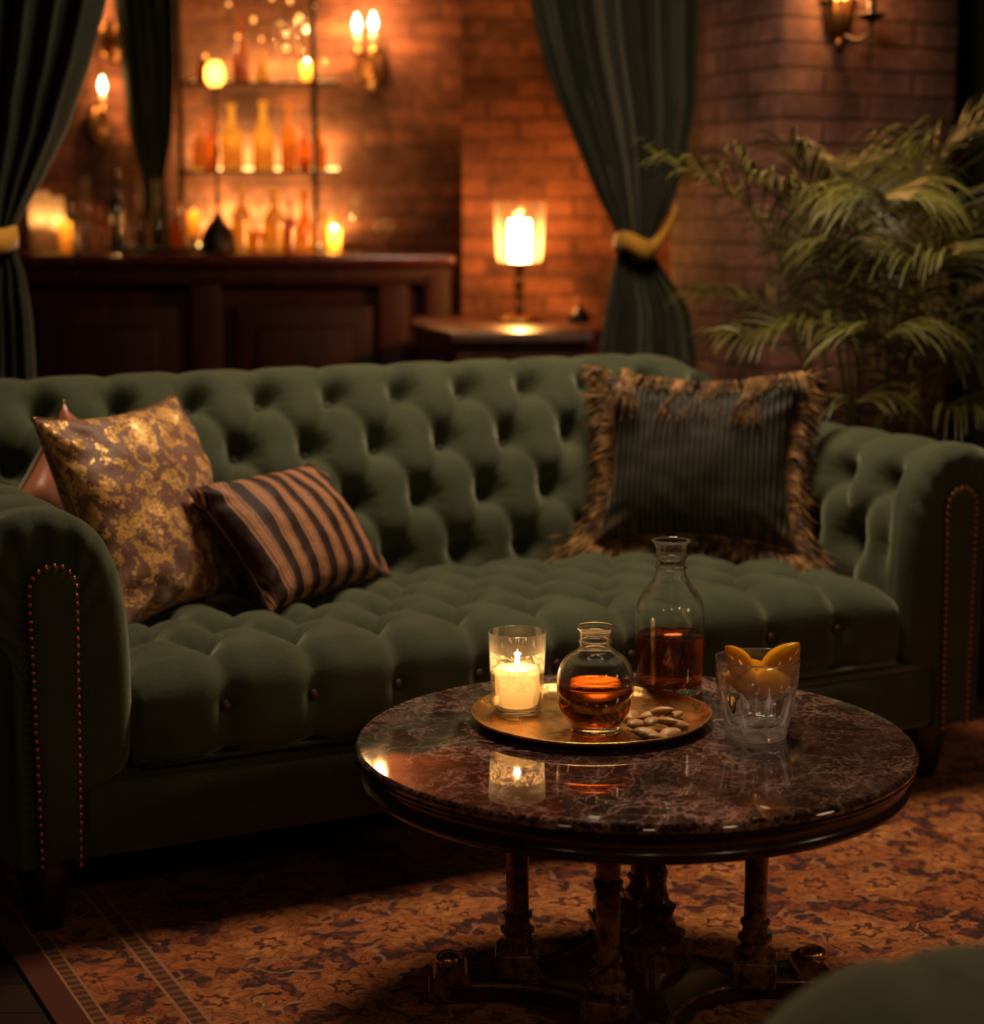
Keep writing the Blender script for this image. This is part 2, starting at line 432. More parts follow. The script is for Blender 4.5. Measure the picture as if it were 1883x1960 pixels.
df = t.n('ShaderNodeBsdfTranslucent'); df.inputs[0].default_value = (1, .93, .88, 1); dd = t.n('ShaderNodeBsdfDiffuse'); dd.inputs[0].default_value = (1, .93, .88, 1)
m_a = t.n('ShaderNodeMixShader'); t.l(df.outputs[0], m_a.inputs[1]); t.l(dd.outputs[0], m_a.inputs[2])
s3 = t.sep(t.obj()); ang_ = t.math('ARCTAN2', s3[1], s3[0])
rid = t.math('POWER', t.math('SUBTRACT', 1.0, t.math('ABSOLUTE', t.math('SINE', t.math('MULTIPLY', ang_, 4.5)))), 5.0)  # pale ridge lines, highlights painted into the crystal
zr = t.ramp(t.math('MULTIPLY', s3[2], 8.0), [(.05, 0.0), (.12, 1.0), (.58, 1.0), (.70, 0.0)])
bs = t.ramp(t.math('MULTIPLY', s3[2], 8.0), [(.0, .30), (.17, .14), (.22, 0.0)])  # base ring paled as well, brightness put into the colour
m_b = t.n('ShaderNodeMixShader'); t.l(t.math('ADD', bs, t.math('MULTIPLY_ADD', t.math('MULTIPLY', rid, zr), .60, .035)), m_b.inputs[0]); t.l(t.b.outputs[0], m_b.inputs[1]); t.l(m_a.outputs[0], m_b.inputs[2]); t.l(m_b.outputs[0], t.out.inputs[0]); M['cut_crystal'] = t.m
def thin_glass(name, tint, ior=1.5, extra=.05):
    t = NT(name)
    fr = t.n('ShaderNodeLayerWeight'); fr.inputs['Blend'].default_value = .22
    tr = t.n('ShaderNodeBsdfTransparent'); tr.inputs[0].default_value = (*tint, 1)
    gl = t.n('ShaderNodeBsdfGlossy'); gl.inputs['Roughness'].default_value = .03
    mx = t.n('ShaderNodeMixShader'); t.l(t.math('MULTIPLY_ADD', fr.outputs['Fresnel'], .38, extra), mx.inputs[0])
    t.l(tr.outputs[0], mx.inputs[1]); t.l(gl.outputs[0], mx.inputs[2])
    tl = t.n('ShaderNodeBsdfTranslucent'); tl.inputs[0].default_value = (1, .92, .80, 1); m2 = t.n('ShaderNodeMixShader')
    t.l(t.math('MULTIPLY_ADD', fr.outputs['Facing'], .09, .008), m2.inputs[0]); t.l(mx.outputs[0], m2.inputs[1]); t.l(tl.outputs[0], m2.inputs[2])
    t.l(m2.outputs[0], t.out.inputs[0]); M[name] = t.m
thin_glass('thin_glass', (.95, .93, .88)); thin_glass('far_glass', (.98, .96, .92), extra=.04)
def translucent(name, col, glossy=.15, tr_=.0, diff=.25):
    t = NT(name)
    a = t.n('ShaderNodeBsdfTranslucent'); a.inputs[0].default_value = (*col, 1)
    d = t.n('ShaderNodeBsdfDiffuse'); d.inputs[0].default_value = (*col, 1)
    b = t.n('ShaderNodeBsdfGlossy'); b.inputs['Roughness'].default_value = .12
    c = t.n('ShaderNodeBsdfTransparent'); c.inputs[0].default_value = (*col, 1)
    m0 = t.n('ShaderNodeMixShader'); m0.inputs[0].default_value = diff; t.l(a.outputs[0], m0.inputs[1]); t.l(d.outputs[0], m0.inputs[2])
    m1 = t.n('ShaderNodeMixShader'); m1.inputs[0].default_value = tr_; t.l(m0.outputs[0], m1.inputs[1]); t.l(c.outputs[0], m1.inputs[2])
    m2 = t.n('ShaderNodeMixShader'); m2.inputs[0].default_value = glossy*.5; t.l(m1.outputs[0], m2.inputs[1]); t.l(b.outputs[0], m2.inputs[2])
    t.l(m2.outputs[0], t.out.inputs[0]); M[name] = t.m
translucent('amber_bottle', (.98, .60, .14), .2, .35)
translucent('brown_bottle', (.65, .28, .05), .3, .35)
translucent('honey_bottle', (1.0, .78, .30), .2, .30)
translucent('frosted_glass', (.98, .90, .74), .1, .25)
translucent('green_bottle', (.10, .13, .05), .35, .45)
translucent('wax_far', (.95, .82, .6), .05, 0)
translucent('wax', (.97, .80, .52), .06, 0, .35)
t = NT('wax_residue'); M['wax_residue'] = t.m
tr = t.n('ShaderNodeBsdfTransparent'); tl = t.n('ShaderNodeBsdfTranslucent'); tl.inputs[0].default_value = (.95, .72, .42, 1)
mx = t.n('ShaderNodeMixShader'); t.l(t.ramp(t.noise(t.obj(), 70, 5, .7, 1.5).outputs[0], [(.48, 0.0), (.62, .45)]), mx.inputs[0])
t.l(tr.outputs[0], mx.inputs[1]); t.l(tl.outputs[0], mx.inputs[2]); t.l(mx.outputs[0], t.out.inputs[0])
def emis(name, col, st, solid=False):
    t = NT(name); e = t.n('ShaderNodeEmission'); e.inputs[0].default_value = (*col, 1); e.inputs[1].default_value = st
    if solid: t.l(e.outputs[0], t.out.inputs[0])
    else:      # flames are gas: light passes through them
        tr = t.n('ShaderNodeBsdfTransparent'); ad = t.n('ShaderNodeAddShader'); t.l(e.outputs[0], ad.inputs[0]); t.l(tr.outputs[0], ad.inputs[1]); t.l(ad.outputs[0], t.out.inputs[0])
    M[name] = t.m
emis('flame', (1.0, .62, .22), 26); emis('flame_far', (1.0, .62, .26), 22); emis('bulb_dim', (1.0, .36, .07), 1.5); emis('led_strip', (1.0, .60, .16), 5, True)
t = NT('orange_flesh'); o = t.obj()
t.set(color=t.ramp(t.noise(o, 60, 4).outputs[0], [(.3, (.95, .27, .008)), (.7, (1.0, .40, .015))]), rough=.45, spec=.3)

translucent('orange_flesh', (1.0, .46, .02), .12, 0, .68)
t = NT('orange_peel'); o = t.obj(); t.set(color=(.85, .30, .015), rough=.4, spec=.5); t.bump(t.noise(o, 500, 2).outputs[0], .5, .001); M['orange_peel'] = t.m
t = NT('nut_tan'); o = t.obj(); t.set(color=t.ramp(t.noise(o, 90, 4).outputs[0], [(.3, (.50, .23, .07)), (.7, (.78, .44, .16))]), rough=.45); t.bump(t.noise(o, 200, 3).outputs[0], .4, .002); M['nut_tan'] = t.m
t = NT('leaf'); o = t.obj()
t.set(color=t.ramp(t.noise(o, 4, 3).outputs[0], [(.3, (.045, .054, .009)), (.7, (.17, .15, .024))]), rough=.36, spec=.5, sheen=.1); M['leaf'] = t.m
simple('cane', (.10, .09, .03), .45); simple('pot_dark', (.04, .022, .014), .4); simple('soil', (.02, .012, .008), .95)
simple('tray_brass', (.80, .48, .15), .20, metal=1.0)
t = NT('tray_brass'); o = t.obj(); n = t.noise(o, 18, 5, .6)
t.set(color=t.ramp(n.outputs[0], [(.3, (.50, .25, .07)), (.7, (.85, .52, .18))]), rough=t.ramp(n.outputs[0], [(.3, .40), (.7, .20)]), metal=1.0)
t.bump(t.noise(o, 25, 3).outputs[0], .5, .005); M['tray_brass'] = t.m
# ------------------------------------------------------------------ the room
CEIL = 3.0
struct(MB().box((-.3, 3.5, -.02), (7.2, 11, .04)).build('floor', M['floor_boards'], smooth=False))
struct(MB().box((-.3, 3.5, CEIL+.03), (7.2, 11, .06)).build('ceiling', M['ceiling_dark'], smooth=False))
struct(MB().box((-.3, 8.50, CEIL/2), (7.0, .16, CEIL)).build('wall_back', M['brick_wall'], smooth=False))
struct(MB().box((-3.78, 3.5, CEIL/2), (.16, 10.2, CEIL)).build('wall_left', M['wall_dark'], smooth=False))
struct(MB().box((3.12, 3.5, CEIL/2), (.16, 10.2, CEIL)).build('wall_right', M['wall_dark'], smooth=False))
struct(MB().box((-.3, -1.9, CEIL/2), (7.0, .16, CEIL)).build('wall_front', M['wall_dark'], smooth=False))
# brick pier behind the side table
o = MB().box((.90, 0, CEIL/2), (1.80, .88, CEIL)).build('wall_pier', M['brick_wall'], smooth=False, loc=(-.115, 7.98, 0)); struct(o)
# free brick pillar on the right, turned a little
ang = math.atan2(.35, .535)
o = MB().box((.34, .30, CEIL/2), (.68, .60, CEIL), bev=.012).build('wall_pillar', M['brick_pillar'], loc=(.858, 5.90, 0), sharp=40); o.rotation_euler = (0, 0, ang-R(6)); struct(o)

# ------------------------------------------------------------------ rug (aligned with the sofa)
SA = R(27.8); P0 = Vector((-.77, 3.30, 0)); U = Vector((math.cos(SA), math.sin(SA), 0)); N = Vector((-math.sin(SA), math.cos(SA), 0))
def sofa_w(x, y, z): return P0 + U*x + N*y + Vector((0, 0, z))
rows = []
for i in range(2):
    rows.append([(k*3.6, -2.6+i*3.0, .008) for k in range(2)])
mb = MB().box((1.65, -.8, .004), (3.3, 2.4, .008))
rug = mb.build('rug', M['rug_floral'], smooth=False)
e0 = Vector((-.886, 3.32, 0)); rug.location = e0; rug.rotation_euler = (0, 0, R(26.2))
tag(rug, 'worn floral rug in rust, salmon and plum with narrow border bands under the sofa', 'rug')

# ------------------------------------------------------------------ tufting
def tuft(u, v, u0, su, v0, sv, J, D1, D2, sig, fold=1.0):
    """inward displacement of a buttoned, diamond tufted sheet; returns d >= 0"""
    uu = (u-u0)/su; vv = (v-v0)/sv
    def f(t):
        s = abs(math.sin(PI*t)); return 1-(1-s)**2.4
    if vv < 0: pil = lerp(f(uu)**1.6, 1, clamp(-vv*sv/fold) if fold < 9 else 0)
    elif vv > J-1:
        off = ((J-1) % 2)*.5
        pil = lerp(f(uu-off)**1.6, 1, clamp((vv-J+1)*sv/fold))
    else: pil = f(uu+vv/2)*f(uu-vv/2)
    d = D1*(1-pil)
    best = 9
    for j in range(max(0, int(vv)-1), min(J-1, int(vv)+2)+1):
        off = (j % 2)*.5; k = round(uu-off)
        du = (uu-off-k)*su; dv = (vv-j)*sv
        r2 = du*du+dv*dv
        if r2 < best: best = r2; bang = math.atan2(dv, du)
    if best < 9:
        e = math.exp(-best/(2*sig*sig)); d += D2*e
        r = math.sqrt(best)                     # little pleats running into each button
        d += .0024*math.sin(bang*11)*math.exp(-((r-.036)/.016)**2)
    return d
def tufted_sheet(prof, x0, x1, step, edge_fn, disp_fn):
    """prof: (y, z) list; returns rows over x (index i) and profile (index j)"""
    pts, L = catmull([(0, a, b) for a, b in prof], max(8, int(sum(math.dist(a, b) for a, b in zip(prof, prof[1:]))/step)))
    n = len(pts); nx = int((x1-x0)/step)+1; nor = []
    for j in range(n):
        d = pts[min(j+1, n-1)]-pts[max(j-1, 0)]; nor.append(Vector((0, -d.z, d.y)).normalized())
    rows = []
    for i in range(nx):
        x = x0+(x1-x0)*i/(nx-1); r = []
        for j in range(n):
            v = L*j/(n-1); p = Vector((x, pts[j].y, pts[j].z)); nn = nor[j]
            p = p - nn*disp_fn(x, v)
            r.append(edge_fn(p, x, v, nn))
        rows.append(r)
    return rows, L

# ------------------------------------------------------------------ sofa
sofa = empty('sofa', 'long deep-buttoned green velvet chesterfield sofa behind the round marble table', 'sofa', P0, SA)
W0, W1 = 0.0, 2.035
# base rail
mb = MB().box(((W0+W1)/2, .46, .222), (W1-W0-.09, .93, .150), bev=.018)
base_rail = mb.build('base_rail', M['velvet'], sofa, sharp=50)
mb = MB(); mb.tube([(W0+.05, .0, .292), ((W0+W1)/2, -.006, .292), (W1-.05, .0, .292)], .006, 8)
mb.build('welt', M['velvet'], base_rail)

# backrest
back_prof = [(.66, .30), (.695, .42), (.705, .52), (.725, .62), (.765, .735), (.815, .825), (.855, .885), (.90, .925), (.955, .935), (1.01, .915), (1.04, .86), (1.035, .80), (1.0, .72), (.99, .5), (.99, .15)]
SU, U0B = .1725, 1.428
_, LB = catmull([(0, a, b) for a, b in back_prof], 50)
pp, _ = catmull([(0, a, b) for a, b in back_prof], 400)
def v_at(z):   # arclength of the front face at height z
    for k, q in enumerate(pp):
        if q.z >= z: return LB*k/399
VB0 = v_at(.505); SVB = (v_at(.885)-VB0)/3
bx0, bx1 = -.12, 2.12
def endk(x):   # 0 in the middle, 1 at the rounded ends
    e = 0
    if x > bx1-.36: e = (x-(bx1-.36))/.36
    if x < bx0+.27: e = ((bx0+.27)-x)/.27
    return clamp(e)
def bdisp(x, v):
    k = 1-sstep(.75, 1.0, endk(x))
    d = tuft(x, v, U0B+SU/2, SU, VB0, SVB, 4, .0155, .056, .026, .22) if v < LB*.70 else 0
    return d*k
def bedge(p, x, v, nn):
    e = endk(x)
    if e > 0:
        s = 1-math.sqrt(max(0, 1-e*e*.94))
        top = max(0, p.z-.50)
        p = Vector((p.x, lerp(p.y, .90, s*.85), p.z - top*s*.60))
    return p
rows, _ = tufted_sheet(back_prof, bx0, bx1, .0085, bedge, bdisp)
mb = MB(); mb.grid(rows)
n = len(rows[0])
for r, flip in ((rows[0], False), (rows[-1], True)):
    b = len(mb.v); mb.v.extend([tuple(p) for p in r]); mb.v.append((r[0][0], .88, .5))
    for j in range(n-1):
        q = (b+j, b+j+1, b+n); mb.face(*(q if not flip else q[::-1]))
backrest = mb.build('backrest', M['velvet'], sofa)
def add_buttons(name, parent, pts, r=.0095, mat='velvet'):
    me = None
    for p, nn in pts:
        if me is None:
            m2 = MB(); m2.ball((0, 0, 0), r, 14, 8, (1, 1, .5)); o = m2.build(name, M[mat], parent); me = o.data
        else:
            o = bpy.data.objects.new(name, me); COL.objects.link(o); o.parent = parent
        o.location = p; o.rotation_euler = Vector(nn).to_track_quat('Z', 'Y').to_euler()
bp = []
for j in range(4):
    v = VB0+j*SVB; k = v/LB*399; q = pp[int(k)]; d = pp[int(k)+2]-pp[int(k)-2]; nn = Vector((0, -d.z, d.y)).normalized()
    for i in range(-9, 5):
        x = U0B+SU/2+(i+(j % 2)*.5)*SU
        if .16 < x < 1.86: bp.append((Vector((x, q.y, q.z))-nn*.0655, nn))
add_buttons('button', backrest, bp)

# seat cushion
sx0, sx1 = .147, 1.888
seat_prof = [(.02, .303), (-.012, .325), (-.018, .40), (-.008, .455), (.035, .49), (.10, .502), (.30, .507), (.55, .50), (.70, .48)]
LS = catmull([(0, a, b) for a, b in seat_prof], 50)[1]; sp, _ = catmull([(0, a, b) for a, b in seat_prof], 400)
def sv_y(y):
    for k, q in enumerate(sp):
        if q.z > .45 and q.y >= y: return LS*k/399
SUS, U0S = .1745, .32
VS0 = sv_y(.125); SVS = .128
vbtn = next(LS*k/399 for k, q in enumerate(sp) if q.z >= .40)
def sdisp(x, v):
    if v >= VS0: d = tuft(x, v, U0S, SUS, VS0, SVS, 5, .014, .046, .030, .3)
    else:
        uu = (x-U0S)/SUS; s = abs(math.sin(PI*uu)); f = 1-(1-s)**2.4
        low = sstep(0, .10, v)
        d = .021*(1-f**1.6)*lerp(.55, 1, low)
        du = (uu-round(uu))*SUS
        d += .028*math.exp(-(du*du+(v-VS0)**2)/(2*.021**2)) + .012*math.exp(-(du*du+(v-vbtn)**2)/(2*.013**2))
    e = min(x-sx0, sx1-x)
    return d*sstep(.0, .07, e)
def sedge(p, x, v, nn):
    e = min(x-sx0, sx1-x); k = clamp(1-e/.045); s = 1-math.sqrt(max(0, 1-k*k))
    crown = clamp(1-e/.22)**2*.028
    c = Vector((p.x, .35, .40))
    top = clamp((p.z-.40)/.1)
    q = p + (c-p)*Vector((0, .05, .3)).length*0
    return Vector((p.x, lerp(p.y, .02, s*.5) if p.y < .02 else p.y, p.z - crown*top - s*.035*top))
rows, _ = tufted_sheet(seat_prof, sx0, sx1, .0080, sedge, sdisp)
mb = MB(); mb.grid(rows); n = len(rows[0])
for r, flip in ((rows[0], False), (rows[-1], True)):
    b = len(mb.v); mb.v.extend([tuple(p) for p in r]); mb.v.append((r[0][0], .35, .32))
    for j in range(n-1):
        q = (b+j, b+j+1, b+n); mb.face(*(q if not flip else q[::-1]))
seat = mb.build('seat_cushion', M['velvet'], sofa)
sb = []
for i in range(10):
    x = U0S+i*SUS
    if x < 1.80: sb.append((Vector((x, .0, .40)), (0, -1, .12)))
add_buttons('button', seat, sb, .0105, 'brown_button')
sb = []
for j in range(4):
    v = VS0+j*SVS; k = v/LS*399; q = sp[int(k)]
    for i in range(-1, 10):
        x = U0S+(i+(j % 2)*.5)*SUS
        if .2 < x < 1.85: sb.append((Vector((x, q.y, q.z-.052)), (0, 0, 1)))
add_buttons('button', seat, sb)
mb = MB(); mb.tube([(sx0+.02, -.012, .312), (1.0, -.016, .312), (sx1-.02, -.012, .312)], .005, 8); mb.build('piping', M['velvet'], seat)

# arms
arm_prof = [(.052, .150), (.054, .285), (.10, .294), (.132, .315), (.142, .37), (.145, .46), (.143, .55), (.136, .62), (.122, .68), (.092, .738), (.045, .775), (-.005, .786), (-.06, .780), (-.118, .752), (-.155, .705), (-.162, .660), (-.145, .612), (-.105, .585), (-.085, .54), (-.083, .40), (-.08, .150)]
def make_arm(x0, side, name_side):
    NP = 200
    pts, L = catmull([(a, b, 0) for a, b in arm_prof], NP)
    pr, _ = pts, L
    nor = []
    for j in range(NP):
        d = pts[min(j+1, NP-1)]-pts[max(j-1, 0)]; nor.append(Vector((d.y, -d.x, 0)).normalized())
    # panel outline of the same count
    out_ctrl = [(.034, .150)] + [(.034+.008*k/6, .150+.49*k/6) for k in range(1, 7)]
    out_ctrl += [(.042*math.cos(R(a)), .650+.042*math.sin(R(a))) for a in range(15, 180, 15)] + [(-.042+.006*k/6, .64-.49*k/6) for k in range(0, 7)]
    outl, _ = catmull([(a, b, 0) for a, b in out_ctrl], NP)
    outl = outl[:-1]+[Vector((-.036, .150, 0))]
    v70 = next(L*k/(NP-1) for k in range(NP) if pts[k].y > .555)
    rows = []
    def P3(p2, y): return Vector((x0+p2.x*side, y, p2.y))
    K = 9
    for k in range(K, 0, -1):           # front cap from the panel outwards
        t = k/K
        a = min(1, (1-t)/1.0)
        row = []
        for j in range(NP):
            e = 1-(1-t)**1.0
            base = pts[j].lerp(outl[j], lerp(0, 1, t**1.15))
            dep = -.030*math.sin(min(1, t*2.6)*PI/2) + .006*t
            fr = j/(NP-1); topw = sstep(.30, .42, fr)*(1-sstep(.66, .78, fr))
            dep += .0035*math.sin(fr*150)*topw*math.sin(t*PI)**.7
            row.append(P3(base, dep+.012))
        rows.append(row)
    NY = 112
    for i in range(NY):
        y = .012+i*.0088
        row = []
        for j in range(NP):
            v = L*j/(NP-1); p = pts[j]; d = 0
            if L*.10 < v < L*.86:
                k = sstep(.045, .085, y)*sstep(L*.10, L*.16, v)*(1-sstep(L*.74, L*.84, v))
                d = tuft(y, v, .195, .165, v70-.001, .155, 2, .021, .054, .029, 99)*k
            q = p - nor[j]*d
            row.append(P3(q, y))
        rows.append(row)
    mb = MB(); mb.grid(rows if side > 0 else rows)
    b = len(mb.v); last = rows[-1]; mb.v.extend([tuple(p) for p in last]); mb.v.append((x0, last[0].y, .4))
    for j in range(NP-1): mb.face(b+j, b+j+1, b+NP)
    arm = mb.build('arm', M['velvet'], sofa)
    # inset front panel
    mb = MB(); n = len(outl)
    lv = [(1.0, -.008), (1.0, -.021), (.93, -.0245), (.55, -.026)]
    cz = .42
    rr = []
    for s, y in lv:
        rr.append([Vector((x0+side*p.x*s, y, lerp(.43, p.y, 1-(1-s)*.12))) for p in outl])
    mb.grid(rr); b = len(mb.v); mb.v.extend([tuple(p) for p in rr[-1]])
    for j in range(n//2-1): mb.face(b+j, b+j+1, b+n-2-j, b+n-1-j)
    panel = mb.build('front_panel', M['velvet'], arm, sharp=50)
    # nails
    loop = []
    tot = 0; pts2 = outl; acc = 0; last = None; spc = .0152
    for p in pts2:
        if last is None: loop.append(p.copy()); last = p; continue
        seg = (p-last).length
        while acc+seg >= spc:
            t = (spc-acc)/seg; q = last.lerp(p, t); loop.append(q.copy()); last = q; seg = (p-last).length; acc = 0
        acc += seg; last = p
    return arm, [(Vector((x0+side*q.x*.985, -.024, q.y))) for q in loop]
armL, nailsL = make_arm(W0, 1, 'l'); armR, nailsR = make_arm(W1, -1, 'r')
m2 = MB(); m2.ball((0, 0, 0), .0052, 10, 6, (1, .7, 1)); nail_me = None
random.seed(3)
left = 98
def place_nail(p, arm):
    global nail_me
    if nail_me is None: o = m2.build('nail', M['nail_brass'], arm); nail_me = o.data
    else: o = bpy.data.objects.new('nail', nail_me); COL.objects.link(o); o.parent = arm
    o.location = p + Vector((random.uniform(-.0006, .0006), 0, random.uniform(-.0008, .0008)))
for p in nailsL: place_nail(p, armL); left -= 1
inner = sorted(nailsR, key=lambda p: (p.x > W1, -p.z))
for p in inner[:left]: place_nail(p, armR)
mb = MB()
for p in inner[left:]: mb.ball(p, .0052, 8, 5, (1, .7, 1))
o = mb.build('nail_trim', M['nail_brass'], armR); o['kind'] = 'stuff'
# legs
for x, y in ((-.005, .085), (W1+.005, .085), (-.0, .90), (W1, .90)):
    MB().lathe([(.001, .008), (.030, .009), (.034, .03), (.047, .10), (.052, .125), (.050, .135), (.056, .146), (.056, .152), (.001, .152)], (x, y, 0), 28, cap=False).build('leg', M['leg_wood'], sofa)

# ------------------------------------------------------------------ cushions
def pillow_mesh(w, h, th, seed=0, res=56, pinch=.055, wr=.006):
    rnd = Vector((seed*3.1, seed*1.7, 0)); rowsF, rowsB = [], []
    for i in range(res+1):
        rf, rb = [], []
        for j in range(res+1):
            a, b = 2*i/res-1, 2*j/res-1
            a2, b2 = math.copysign(abs(a)**.85, a), math.copysign(abs(b)**.85, b)
            x = a2*w/2*(1-pinch*(1-b2*b2)*abs(a2)**2*2); y = b2*h/2*(1-pinch*(1-a2*a2)*abs(b2)**2*2)
            pz = (max(0, 1-a2*a2)*max(0, 1-b2*b2))**.42
            e = 1-max(abs(a2), abs(b2))
            nz = noise.noise(Vector((x*9, y*9, 0))+rnd)*wr*1.6 + noise.noise(Vector((x*24, y*24, 3))+rnd)*wr*.7
            crn = abs(a2)*abs(b2)
            nz += math.sin(math.atan2(b2, a2)*4*6+2*noise.noise(rnd+Vector((x*5, y*5, 1))))*wr*.9*sstep(.25, .8, crn)*(1-sstep(.9, 1, crn))
            z = th/2*pz + nz*min(1, pz*3)
            rf.append((x, y, z)); rb.append((x, y, -th/2*pz*.95))
        rowsF.append(rf); rowsB.append(rb[::1])
    mb = MB(); mb.grid(rowsF); b = len(mb.v); mb.grid([r[::-1] for r in rowsB])
    edge = [rowsF[i][0] for i in range(res+1)]+[rowsF[res][j] for j in range(1, res+1)]+[rowsF[i][res] for i in range(res-1, -1, -1)]+[rowsF[0][j] for j in range(res-1, 0, -1)]
    return mb, edge
def frame_from(o, bl, br, tl, w, h):
    """orient object o (face in local xy, +z outwards) from three world corner points"""
    x = (br-bl).normalized(); y = (tl-bl); y = (y-x*y.dot(x)).normalized(); z = x.cross(y)
    c = bl + x*(w/2) + y*(h/2)
    o.matrix_world = Matrix(((x.x, y.x, z.x, c.x), (x.y, y.y, z.y, c.y), (x.z, y.z, z.z, c.z), (0, 0, 0, 1)))
def cord(edge, r, mat, parent, name='piping'):
    mb = MB(); mb.tube(edge+edge[:2], r, 6, cap=False); return mb.build(name, mat, parent)
# gold brocade
mb, ed = pillow_mesh(.47, .46, .17, 1, wr=.010)
g = mb.build('throw_cushion', M['gold_brocade']); cord(ed, .0035, M['dark_brass'], g)
tag(g, 'large gold brocade throw cushion leaning in the left corner of the sofa', 'cushion')
frame_from(g, sofa_w(.205, .32, .475), sofa_w(.575, .585, .480), sofa_w(.05, .42, .88), .48, .455)
# rust satin behind it
mb, ed = pillow_mesh(.332, .332, .10, 5, wr=.012)
g2 = mb.build('throw_cushion', M['rust_satin']); cord(ed, .003, M['dark_brass'], g2)
tag(g2, 'shiny rust satin cushion, only a corner showing above the gold brocade cushion', 'cushion')
T_ = px(122, 766, 4.02); h_ = (U*.8+N*.6); up_ = Vector((0, 0, 1))
frame_from(g2, T_-up_*.47, T_-up_*.235+h_*.235, T_-up_*.235-h_*.235, .332, .332)
# striped
mb, ed = pillow_mesh(.425, .315, .15, 2, pinch=.045, wr=.006)
g3 = mb.build('throw_cushion', M['striped_silk']); cord(ed, .003, M['brown_button'], g3)
tag(g3, 'small brown and copper striped cushion leaning on the gold brocade cushion', 'cushion')
frame_from(g3, sofa_w(.525, .295, .498), sofa_w(.885, .51, .505), sofa_w(.415, .47, .735), .425, .315)
# dark ribbed cushion with bronze fringe
mb, ed = pillow_mesh(.490, .415, .17, 3, pinch=.085, wr=.005)
g4 = mb.build('throw_cushion', M['ribbed_dark'])
tag(g4, 'dark pleated cushion with shaggy bronze fringe at the right end of the sofa', 'cushion')
frame_from(g4, sofa_w(1.485, .63, .512), sofa_w(1.845, .312, .512), sofa_w(1.56, .735, .89), .470, .405)
random.seed(11); mb = MB()
Minv = g4.matrix_world.to_3x3().inverted(); down = (Minv @ Vector((0, 0, -1))).normalized()
NE = len(ed)
for k in range(2000):
    e = random.random()*NE; i = int(e) % NE; p = Vector(ed[i]).lerp(Vector(ed[(i+1) % NE]), e-int(e))
    a, b = p.x/.235, p.y/.2025
    out = Vector((a*abs(a)**3, b*abs(b)**3, 0)).normalized()
    if b > .82 and abs(a) < .93:     # top edge: locks fall forward over the face in clumps
        ph_ = p.x*64+1.3*math.sin(p.x*23); cl = (.5+.5*math.sin(ph_))**1.4
        if random.random() > .35+.65*cl: continue
        ln = (.034+.085*cl)*random.uniform(.7, 1.15)
        start = p+Vector((0, .012, .0)); side = random.uniform(-.15, .15) + .75*math.cos(ph_)
        pts = [start, start+Vector((side*ln*.3, .010, .022)), start+Vector((side*ln*.6, -ln*.45, .036+.02*random.random())), start+Vector((side*ln*.9, -ln, .048+.035*ln/.08))]
    else:
        ln = random.uniform(.040, .072)*(1.0+1.5*sstep(.6, 1, -b)*abs(a)**3)
        sw = down*random.uniform(.35, 1.0)*(1.0 if b > -.8 else .25)
        jit = Vector((random.uniform(-.4, .4), random.uniform(-.4, .4), random.uniform(-.35, .6)))
        d1 = (out+jit*.5).normalized(); d2 = (out*.6+sw+jit*.6).normalized()
        pts = [p, p+d1*ln*.45, p+d1*ln*.45+d2*ln*.35, p+d1*ln*.45+d2*ln*.75+jit*ln*.1]
    r = random.uniform(.0014, .0030)
    mb.tube(pts, [r, r*1.1, r*.9, r*.25], 4)
mb.build('fringe', M['fringe_bronze'], g4)
cord(ed, .005, M['fringe_bronze'], g4, 'braid')

# ------------------------------------------------------------------ coffee table
TC = Vector((.232, 3.06, 0)); TZ = .448
table = empty('coffee_table', 'round antique coffee table with brown marble top on four turned columns', 'table', TC)
def ring_prof(pts): return pts
MB().lathe([(.001, TZ-.018), (.446, TZ-.018), (.453, TZ-.014), (.455, TZ-.008), (.453, TZ-.003), (.449, TZ), (.001, TZ)], (0, 0, 0), 160, cap=False).build('marble_top', M['marble'], table, sharp=35)
ap = MB().lathe([(.30, .384), (.438, .384), (.444, .388), (.445, .393), (.440, .397), (.438, .401), (.437, .408), (.440, .420), (.446, .424), (.452, .427), (.453, .430), (.30, .430)], (0, 0, 0), 160, cap=False).build('apron', M['table_wood'], table, sharp=50)
MB().lathe([(.001, .392), (.36, .392), (.36, .386), (.001, .386)], (0, 0, 0), 64, cap=False).build('underframe', M['table_wood'], table)
def column_prof(top, z0):
    H = top-z0
    seq = [(.033, 0), (.033, .02), (.027, .03), (.031, .055), (.024, .075), (.023, .10), (.028, .115), (.028, .13), (.022, .145), (.020, .18), (.0245, .20), (.0245, .215), (.019, .23),
           (.0185, .45), (.0195, .58), (.023, .60), (.0235, .62), (.019, .64), (.020, .83), (.0225, .86), (.0225, .88), (.020, .90), (.024, .94), (.029, .97), (.031, 1.0)]
    return [(r, z0+H*t) for r, t in seq]
dirs = [(-.190, .004), (.030, .190), (.200, -.030), (-.052, -.190)]
for cx, cy in dirs:
    colm = MB().lathe(column_prof(.388, .082), (cx, cy, 0), 32).build('column', M['gilded_wood'], table, sharp=35)
    an = math.atan2(cy, cx)
    mb = MB().box((cx, cy, .064), (.074, .074, .046), rz=an, bev=.006); mb.build('plinth_block', M['gilded_wood'], colm, sharp=40)
